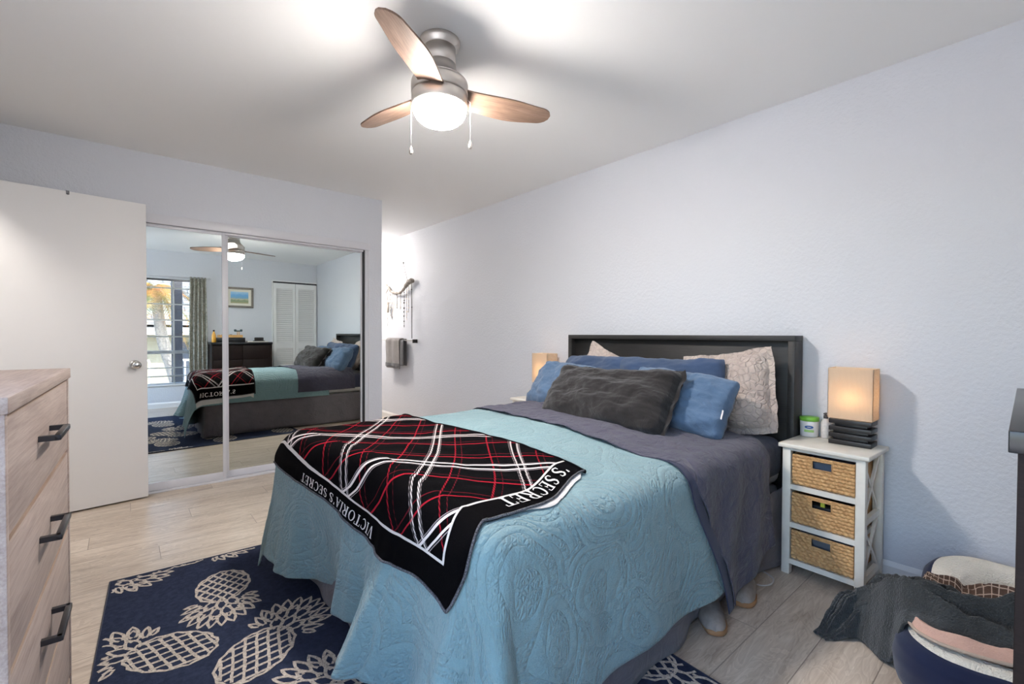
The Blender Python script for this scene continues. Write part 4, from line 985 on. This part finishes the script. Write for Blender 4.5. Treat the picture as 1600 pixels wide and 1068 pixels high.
def cr(p, n=8):
    out = []
    for i in range(len(p)-1):
        a, b, c_, d_ = p[max(i-1, 0)], p[i], p[i+1], p[min(i+2, len(p)-1)]
        for j in range(n):
            t_ = j/n; out.append(tuple(.5*((2*b[k])+(-a[k]+c_[k])*t_+(2*a[k]-5*b[k]+4*c_[k]-d_[k])*t_*t_+(-a[k]+3*b[k]-3*c_[k]+d_[k])*t_**3) for k in range(len(b))))
    return out+[tuple(p[-1])]
tag(obj('charging_cable', G().tube([(x, y, .0035) for x, y in cr(pts)], .0036, 8), 'cable'), 'white cable looped on the floor between bed and nightstand', 'cable')

# ------------------------------------------------------------------ dog bed with its blankets
db = thing('dog_bed', 'navy dog bed with cream sherpa lining on the floor beside the dark dresser', 'dog bed', (2.33, -.05, 0))
DX0, DX1, DY0, DY1 = 1.86, 2.76, -.49, .34
DSH = lambda x, y: .22*(DY1-y)*(1-(x-DX0)/(DX1-DX0))
def rr_pt(t_, ins, x0=DX0, x1=DX1, y0=DY0, y1=DY1, r=.20):
    """point on a rounded rectangle shrunk by ins, t_ in [0,1)"""
    x0, x1, y0, y1 = x0+ins, x1-ins, y0+ins, y1-ins; r = max(.02, r-ins*.7)
    segs = [('l', (x0+r, y0), (x1-r, y0)), ('a', (x1-r, y0+r), -90), ('l', (x1, y0+r), (x1, y1-r)), ('a', (x1-r, y1-r), 0), ('l', (x1-r, y1), (x0+r, y1)), ('a', (x0+r, y1-r), 90), ('l', (x0, y1-r), (x0, y0+r)), ('a', (x0+r, y0+r), 180)]
    ln = [math.dist(s_[1], s_[2]) if s_[0] == 'l' else r*PI/2 for s_ in segs]; d_ = (t_ % 1)*sum(ln)
    for s_, l_ in zip(segs, ln):
        if d_ <= l_ or s_ is segs[-1]:
            k = d_/l_
            if s_[0] == 'l': return (s_[1][0]+(s_[2][0]-s_[1][0])*k, s_[1][1]+(s_[2][1]-s_[1][1])*k)
            a = math.radians(s_[2]+90*k); return (s_[1][0]+r*math.cos(a), s_[1][1]+r*math.sin(a))
        d_ -= l_
def ringf(prof):
    def f(u, v):
        k = v*(len(prof)-1); i = min(int(k), len(prof)-2); t_ = k-i; ins = prof[i][0]*(1-t_)+prof[i+1][0]*t_; z = prof[i][1]*(1-t_)+prof[i+1][1]*t_
        x, y = rr_pt(u, ins); x += DSH(x, y); b_ = .006*nz(x*6, y*6, z*5)
        return (x, y, z+b_*(1 if z > .03 else 0)+.065*sm((x-2.45)/.2)*sm(z/.15))
    return f
rise = lambda x, y: 0
obj('outer_wall', G().grid(ringf([(.03, .003), (.008, .01), (.0, .04), (-.004, .09), (.004, .135), (.024, .160), (.034, .166)]), 160, 24), 'bed_navy', db)
obj('bolster', G().grid(ringf([(.030, .163), (.05, .176), (.085, .182), (.12, .172), (.15, .14), (.165, .10), (.175, .075)]), 160, 24), 'sherpa', db)
def cush(u, v):
    a = math.hypot(u-.5, v-.5); x = DX0+.16+u*(DX1-DX0-.32); y = DY0+.16+v*(DY1-DY0-.32); x += DSH(x, y); return (x, y, .075+.02*math.cos((u-.5)*PI)*math.cos((v-.5)*PI)+.005*nz(x*6, y*6, 0))
obj('cushion', G().grid(cush, 40, 40), 'sherpa', db); g = G().box(DX0+.25, DY0+.1, .002, DX1-.1, DY1-.1, .07); obj('base_pad', g, 'bed_navy', db)
def under(x, y):
    """height of the dog bed below a point"""
    x0_ = DX0+.22*(DY1-y)
    e_ = min(x-x0_, DX1-x, DY1-y, y-DY0)
    if e_ < -.02: return .004
    if e_ < .03: return .004+.172*sm((e_+.02)/.05)
    if e_ < .11: return .184
    return .184-.10*sm((e_-.11)/.08)
def heap(name, label, cat, mat, fn, nu, nv, th_=.008, base=0., uvs=(1, 1)):
    def f(u, v):
        x, y, dz = fn(u, v); return (x, y, under(x, y)+dz+base)
    return tag(obj(name, G().grid(f, nu, nv, uvf=lambda u, v: (u*uvs[0], v*uvs[1])), mat, mods=[('SOLIDIFY', dict(thickness=th_, offset=1.0))]), label, cat)
def bil(q, u, v):
    (a, b, c_, d_) = q
    return tuple(a[k]*(1-u)*(1-v)+b[k]*u*(1-v)+c_[k]*u*v+d_[k]*(1-u)*v for k in range(2))
def fold_n(x, y, s_, a=.02): 
    w = math.sin(10*(x*.8+y*1.5)+4*nz(x*2, y*2, s_, 2)); return a*(.6*w*w+.8*max(0, nz(x*7, y*7, s_, 3)))
def strand_heap(path, ridges, pown=2.2, sgn=1, amp=.012, seed=0.):
    """path: (x, y, z of the ridge, half width); ridges: (offset, drift, height, width)"""
    def f(u, v):
        k = v*(len(path)-1); i = min(int(k), len(path)-2); t_ = k-i; P0, P1 = path[max(i-1, 0)], path[i]; P2, P3 = path[i+1], path[min(i+2, len(path)-1)]
        q = [.5*((2*P1[j])+(-P0[j]+P2[j])*t_+(2*P0[j]-5*P1[j]+4*P2[j]-P3[j])*t_*t_+(-P0[j]+3*P1[j]-3*P2[j]+P3[j])*t_**3) for j in range(4)]
        dx_, dy_ = P2[0]-P1[0]+.4*(P3[0]-P0[0]), P2[1]-P1[1]+.4*(P3[1]-P0[1]); d_ = math.hypot(dx_, dy_) or 1
        a = u*2-1; nx, ny = -dy_/d_, dx_/d_; wv_ = q[3]*(1+.10*nz(v*7, a*.5, seed)); x, y = q[0]+nx*a*wv_, q[1]+ny*a*wv_
        b_ = under(x, y)+.010; z = b_+(max(q[2]-b_, .01))*(1-abs(a)**pown)
        for (o_, dr_, h_, w_) in ridges: z += h_*math.exp(-((a-o_-dr_*math.sin(v*7+seed+o_*9))/w_)**2)*(1-abs(a)**6)*sm(v*5)
        z += amp*max(-.3, nz(x*8, y*8, seed+2.2, 4))*(1-a**6)
        return (x, y, z)
    return f
def heap(name, label, cat, mat, fn, nu, nv, th_=.008, uvs=(1, 1)):
    return tag(obj(name, G().grid(fn, nu, nv, uvf=lambda u, v: (u*uvs[0], v*uvs[1])), mat, mods=[('SOLIDIFY', dict(thickness=th_, offset=1.0))]), label, cat)
heap('grey_fleece_blanket', 'dark grey fleece blanket heaped over the dog bed and trailing onto the floor', 'blanket', 'greyfleece',
     strand_heap([(2.045, .560, .015, .020), (2.12, .530, .045, .050), (2.20, .485, .085, .075), (2.20, .415, .15, .095), (2.155, .335, .215, .115), (2.135, .25, .235, .125), (2.15, .14, .250, .135), (2.175, .02, .255, .135), (2.20, -.20, .25, .13)],
                 [(-.62, .12, .055, .10), (-.22, .20, .075, .10), (.18, .16, .055, .09), (.58, .16, .075, .12)], 2.6, amp=.030, seed=3.3), 120, 190, .010)
heap('checked_blanket', 'brown checked blanket crumpled between the wall and the grey fleece', 'blanket', 'check',
     strand_heap([(2.515, .452, .045, .022), (2.48, .405, .080, .040), (2.455, .345, .12, .048), (2.45, .285, .155, .055), (2.455, .215, .175, .065), (2.47, .13, .215, .085), (2.47, .02, .22, .10), (2.45, -.15, .22, .10)],
                 [(-.4, .2, .018, .14), (.3, .2, .022, .16)], 2.4, amp=.03, seed=6.1), 60, 150, .007, (.62, 1.7))
heap('peach_fleece_blanket', 'peach fleece blanket edged in brown, under the grey fleece on the dog bed rim', 'blanket', 'peach',
     strand_heap([(2.085, .290, .205, .016), (2.035, .275, .216, .024), (2.000, .235, .220, .032), (1.995, .17, .220, .030), (2.01, .10, .220, .028), (2.035, .03, .222, .026), (2.06, -.08, .215, .024)], [(0, .3, .006, .3)], 2.0, amp=.010, seed=9.0), 24, 90, .010)
pp = [strand_heap([(2.085, .290, .205, .016), (2.035, .275, .216, .024), (2.000, .235, .220, .032), (1.995, .17, .220, .030), (2.01, .10, .220, .028), (2.035, .03, .222, .026), (2.06, -.08, .215, .024)], [(0, .3, .006, .3)], 2.0, amp=.010, seed=9.0)(uu, k/90) for uu in (0.0,) for k in range(91)]
obj('brown_edge', G().tube(pp, .0055, 6), 'check', bpy.data.objects['peach_fleece_blanket'])
# ------------------------------------------------------------------ driftwood hanging, towel bar
dw = thing('driftwood_hanging', 'driftwood wall hanging strung with shells and cords beyond the closet wall', 'wall decoration', (W-.03, 5.5, 1.75))
x = W-.035
pts = [(x, 5.93, 1.835), (x, 5.86, 1.80), (x-.005, 5.78, 1.745), (x-.01, 5.66, 1.71), (x-.01, 5.52, 1.70), (x-.015, 5.40, 1.735), (x-.02, 5.30, 1.79), (x-.015, 5.22, 1.83), (x-.01, 5.16, 1.83)]
g = G(); g.tube(cr(pts, 6), [.016+.004*math.sin(i*1.3)+.014*sm((i-28)/12) for i in range(len(cr(pts, 6)))], 10); g.tube([(x, 5.90, 1.815), (x-.02, 5.96, 1.855)], [.010, .005]); g.tube([(x, 5.86, 1.79), (x-.01, 5.93, 1.72)], [.010, .005]); obj('driftwood_branch', g, 'driftwood', dw)
g = G(); hk_ = (W-.012, 5.47, 2.085); g.tube([hk_, (x-.006, 5.72, 1.75)], .0022, 6); g.tube([hk_, (x-.01, 5.28, 1.81)], .0022, 6); g.tube([(hk_[0], 5.545, 1.96), (hk_[0], 5.42, 1.965)], .002, 6); obj('hanging_cord', g, 'string', dw)
obj('nail', G().lathe([(0, 0), (.012, .001), (.012, .006), (.003, .007), (.003, .016), (0, .017)], 12, R=Matrix.Rotation(PI/2, 3, 'Y'), c=(W-.018, 5.47, 2.092)), 'iron', dw)
rn2 = random.Random(3)
for y_, l_, dk_ in ((5.88, .50, 0), (5.80, .30, 0), (5.74, .38, 0), (5.60, .20, 0), (5.50, .24, 0), (5.40, .50, 1), (5.33, .42, 0), (5.28, .34, 0)):
    zt_ = 1.70+.25*abs(y_-5.6); g = G(); g.tube([(x, y_, zt_), (x, y_+.006, zt_-l_)], .0022, 5); sc_ = obj('strand', g, 'string', dw); z_ = zt_-.05
    while z_ > zt_-l_: r_ = rn2.uniform(.006, .012); obj('bead', G().lathe([(0, r_*1.3), (r_, 0), (0, -r_*1.3)], 8, c=(x-.004, y_+rn2.uniform(-.006, .01), z_)), 'iron' if dk_ else 'shell', sc_); z_ -= rn2.uniform(.03, .07)
g = G(); g.tube([(x, 5.80-.11*math.cos(t_/20*PI), 1.73-.02-.30*math.sin(t_/20*PI)) for t_ in range(21)], .0035, 6); obj('shell_swag', g, 'shell', dw)
g = G(); g.rbox(x-.01, 5.845, 1.46, x+.004, 5.90, 1.60, .004); obj('wood_chip', g, 'driftwood', dw)
lc_ = thing('hanging_chain', 'long thin dark chain hanging from the driftwood down to the towel bar', 'chain', (x-.01, 5.15, 1.1))
obj('chain', G().tube([(x-.028, 5.152, 1.80), (x-.026, 5.148, 1.45), (x-.028, 5.142, 1.11)], .0045, 6), 'iron', lc_)
for c_ in ((x-.028, 5.152, 1.72), (x-.027, 5.148, 1.5)): obj('bead', G().lathe([(0, .014), (.010, 0), (0, -.014)], 8, c=c_), 'iron', lc_)
tb = thing('towel_bar', 'slim pale towel bar with a black end bracket on the wall beyond the closet', 'towel bar', (W-.06, 5.5, 1.085))
obj('bar', G().tube([(W-.06, 5.12, 1.085), (W-.06, 6.22, 1.085)], .006, 10), 'steel', tb)
for y_ in (5.12, 6.22): g = G(); g.rbox(W-.066, y_-.007, 1.055, W-.001, y_+.007, 1.10, .003); obj('end_bracket', g, 'iron', tb)
tw_ = thing('hand_towel', 'grey hand towel folded over the towel bar', 'towel', (W-.06, 5.62, 1.09))
def twf(u, v):
    y_ = 5.44+u*.40; k = v*2-.92; w_ = .006*math.sin(u*14)+.004*nz(u*6, v*4, 1)
    if k < 0: return (W-.060-.020-.008+w_, y_+.02*k, 1.085+k*.40+.0)
    a = min(k/.12, 1)*PI; z_ = 1.093+.018*math.sin(a); xx = W-.060-.0185*math.cos(a)
    if k > .12: z_ -= (k-.12)*.34
    return (xx+w_*.6+(.0 if k < .12 else .004), y_-(.06 if k > .12 else .06*k/.12), z_)
obj('towel_cloth', G().grid(twf, 30, 60), 'towel', tw_, mods=[SOL(.010)])
obj('woven_border', G().grid(lambda u, v: (W-.060-.020-.0145+.006*math.sin(u*14), 5.438+u*.40, .735+v*.05), 20, 4), 'towel_dark', tw_, mods=[SOL(.004)])
sm_t = tag(obj('small_towel', G().grid(lambda u, v: ((W-.060-.022 if v < .5 else W-.060+.022)+.003*math.sin(u*9), 5.335+u*.085, 1.102-abs(v-.5)*2*.34+(0)), 10, 30), 'towel_dark', mods=[SOL(.008)]), 'darker grey cloth hanging on the towel bar behind the grey hand towel', 'cloth')

# ------------------------------------------------------------------ what the rear window looks out on
g = G().box(-14, -16, -1.5, 16, 10, -1.3); struct(obj('ground', g, plain('pale_paving', (206, 202, 194), .9, var=.15, vscale=3)))
hs_ = thing('neighbouring_house', 'neighbouring house with a tiled roof, white eave and pale wall outside the window', 'building', (0, -8, -1.3))
obj('wall', G().box(-9, -12, -1.3, 10, -8, 1.25), plain('cream_siding', (128, 122, 106), .9), hs_)
obj('eave', G().box(-9.3, -7.5, 1.12, 10.3, -7.35, 1.42).box(-9.3, -8.2, 1.25, 10.3, -7.5, 1.3), plain('white_eave', (190, 190, 190), .7), hs_)
t = NT('roof_tile', .9); v = t.obj(); b = t.n('TexBrick'); t.l(v, b.inputs[0])
for k, x_ in (('Scale', 1), ('Brick Width', .4), ('Row Height', .28), ('Mortar Size', .02)): b.inputs[k].default_value = x_
b.inputs['Color1'].default_value = lin((118, 116, 114)); b.inputs['Color2'].default_value = lin((98, 96, 95)); b.inputs['Mortar'].default_value = lin((60, 60, 60)); t.col(b.outputs['Color']); M['tile'] = t.m
g = G(); g.add([(-9.5, -7.35, 1.40), (10.5, -7.35, 1.40), (10.5, -11, 3.05), (-9.5, -11, 3.05), (-9.5, -7.35, 1.32), (10.5, -7.35, 1.32), (10.5, -11, 2.97), (-9.5, -11, 2.97)], [(0,1,2,3), (4,7,6,5), (0,4,5,1), (1,5,6,2), (2,6,7,3), (3,7,4,0)])
obj('roof', g, 'tile', hs_)
for x_ in (-.9, 1.1, 3.0): g = G(); g.box(x_, -8, -.2, x_+1.0, -7.97, .9); obj('window', g, plain('dark_window', (52, 56, 66), .2) if x_ == -.9 else bpy.data.materials['dark_window'], hs_)
pm = thing('palm_tree', 'palm with a curved pale trunk and orange green fronds outside the window', 'tree', (.95, -4.2, -1.3))
pts = [(1.05, -4.2, -1.3), (.98, -4.2, -.4), (.84, -4.2, .3), (.66, -4.2, 1.0), (.58, -4.2, 1.6), (.52, -4.2, 2.3)]
obj('trunk', G().tube(cr(pts, 6), [.15-.06*i/30 for i in range(31)], 12), plain('palm_bark', (120, 114, 108), .9, var=.2, vscale=30), pm)
t = NT('palm_frond', .7); v = t.obj(); t.col(t.ramp(t.noise(v, 3, 3), [(.35, (58, 72, 30)), (.5, (130, 100, 32)), (.65, (150, 84, 34))])); M['frond'] = t.m
rn = random.Random(5)
for k in range(17):
    a = k*2.4; el = rn.uniform(-.9, .5); ln = rn.uniform(.8, 1.25); g = G(); o_ = Vector((.54, -4.2, 2.2)); d_ = Vector((math.cos(a)*math.cos(el), math.sin(a)*math.cos(el), math.sin(el))); sd = Vector((-math.sin(a), math.cos(a), 0)); sp = []
    for i in range(15): t_ = i/14; sp.append(o_+d_*ln*t_+Vector((0, 0, -.75*t_*t_*ln)))
    g.tube(sp, [.012-.010*i/14 for i in range(15)], 5)
    for i in range(1, 15):
        for s_ in (-1, 1):
            for h_ in (0, .5):
                b_ = sp[i]*(1-h_)+sp[i-1]*h_; l_ = .30*math.sin((i/14)*PI*.9+.25)+.05; tip = b_+sd*s_*l_*.7+d_*l_*.45+Vector((0, 0, -.45*l_)); w_ = (sp[i]-sp[i-1]).normalized()*.012
                g.add([b_-w_, b_+w_, tip], [(0, 1, 2)]); g.add([b_-w_+Vector((0, 0, .002)), tip+Vector((0, 0, .002)), b_+w_+Vector((0, 0, .002))], [(0, 1, 2)])
    obj('frond', g, 'frond', pm)
tag(obj('porch_post', G().rbox(.66, -1.95, -1.3, .82, -1.8, 3.1, .01), plain('dark_post', (52, 50, 56), .7)), 'thick dark upright post outside the right part of the barred window', 'post')
gt = thing('white_gate', 'white curved metal gate standing outside below the palm', 'gate', (0, -3, -1.3))
g = G(); cur = [( -.9+.08*i, -3, .28+.34*math.sin(min(1, i/16)*PI/2)) for i in range(17)]; g.tube(cur, .022, 8); g.tube([(-.9, -3, -1.3), (.38, -3, -1.3+.06)], .02, 8); obj('gate_rail', g, 'white', gt)
for i in range(1, 17, 3): g = G(); g.tube([(-.9+.08*i, -3, -1.3), (-.9+.08*i, -3, cur[i][2])], .014, 6); obj('gate_bar', g, 'white', gt)
gt = thing('white_gate', 'white straight metal gate panel outside beyond the dark post', 'gate', (1.2, -3, -1.3))
g = G(); g.tube([(.90, -3, .62), (1.9, -3, .62)], .022, 8); obj('gate_rail', g, 'white', gt)
for x_ in (.95, 1.25, 1.55, 1.85): g = G(); g.tube([(x_, -3, -1.3), (x_, -3, .62)], .016, 6); obj('gate_bar', g, 'white', gt)
bs = thing('shrub', 'low flowering shrub outside at the foot of the window view', 'shrub', (1.15, -2.6, -1.3))
g = G(); 
for k in range(500):
    q = Vector((rn.gauss(0, 1), rn.gauss(0, 1), rn.gauss(0, 1))).normalized()*rn.uniform(.5, 1); c_ = Vector((1.15+q.x*.42, -2.6+q.y*.35, -.55+q.z*.85)); a, b_ = Vector((rn.uniform(-1, 1), rn.uniform(-1, 1), rn.uniform(-1, 1))).normalized()*.06, Vector((rn.uniform(-1, 1), rn.uniform(-1, 1), rn.uniform(-1, 1))).normalized()*.05
    g.add([c_-a, c_+b_, c_+a, c_-b_], [(0, 1, 2, 3)], 1 if k % 9 == 0 else 0)
obj('foliage', g, [plain('shrub_leaf', (84, 112, 60), .7), plain('shrub_flower', (232, 214, 120), .7)], bs)
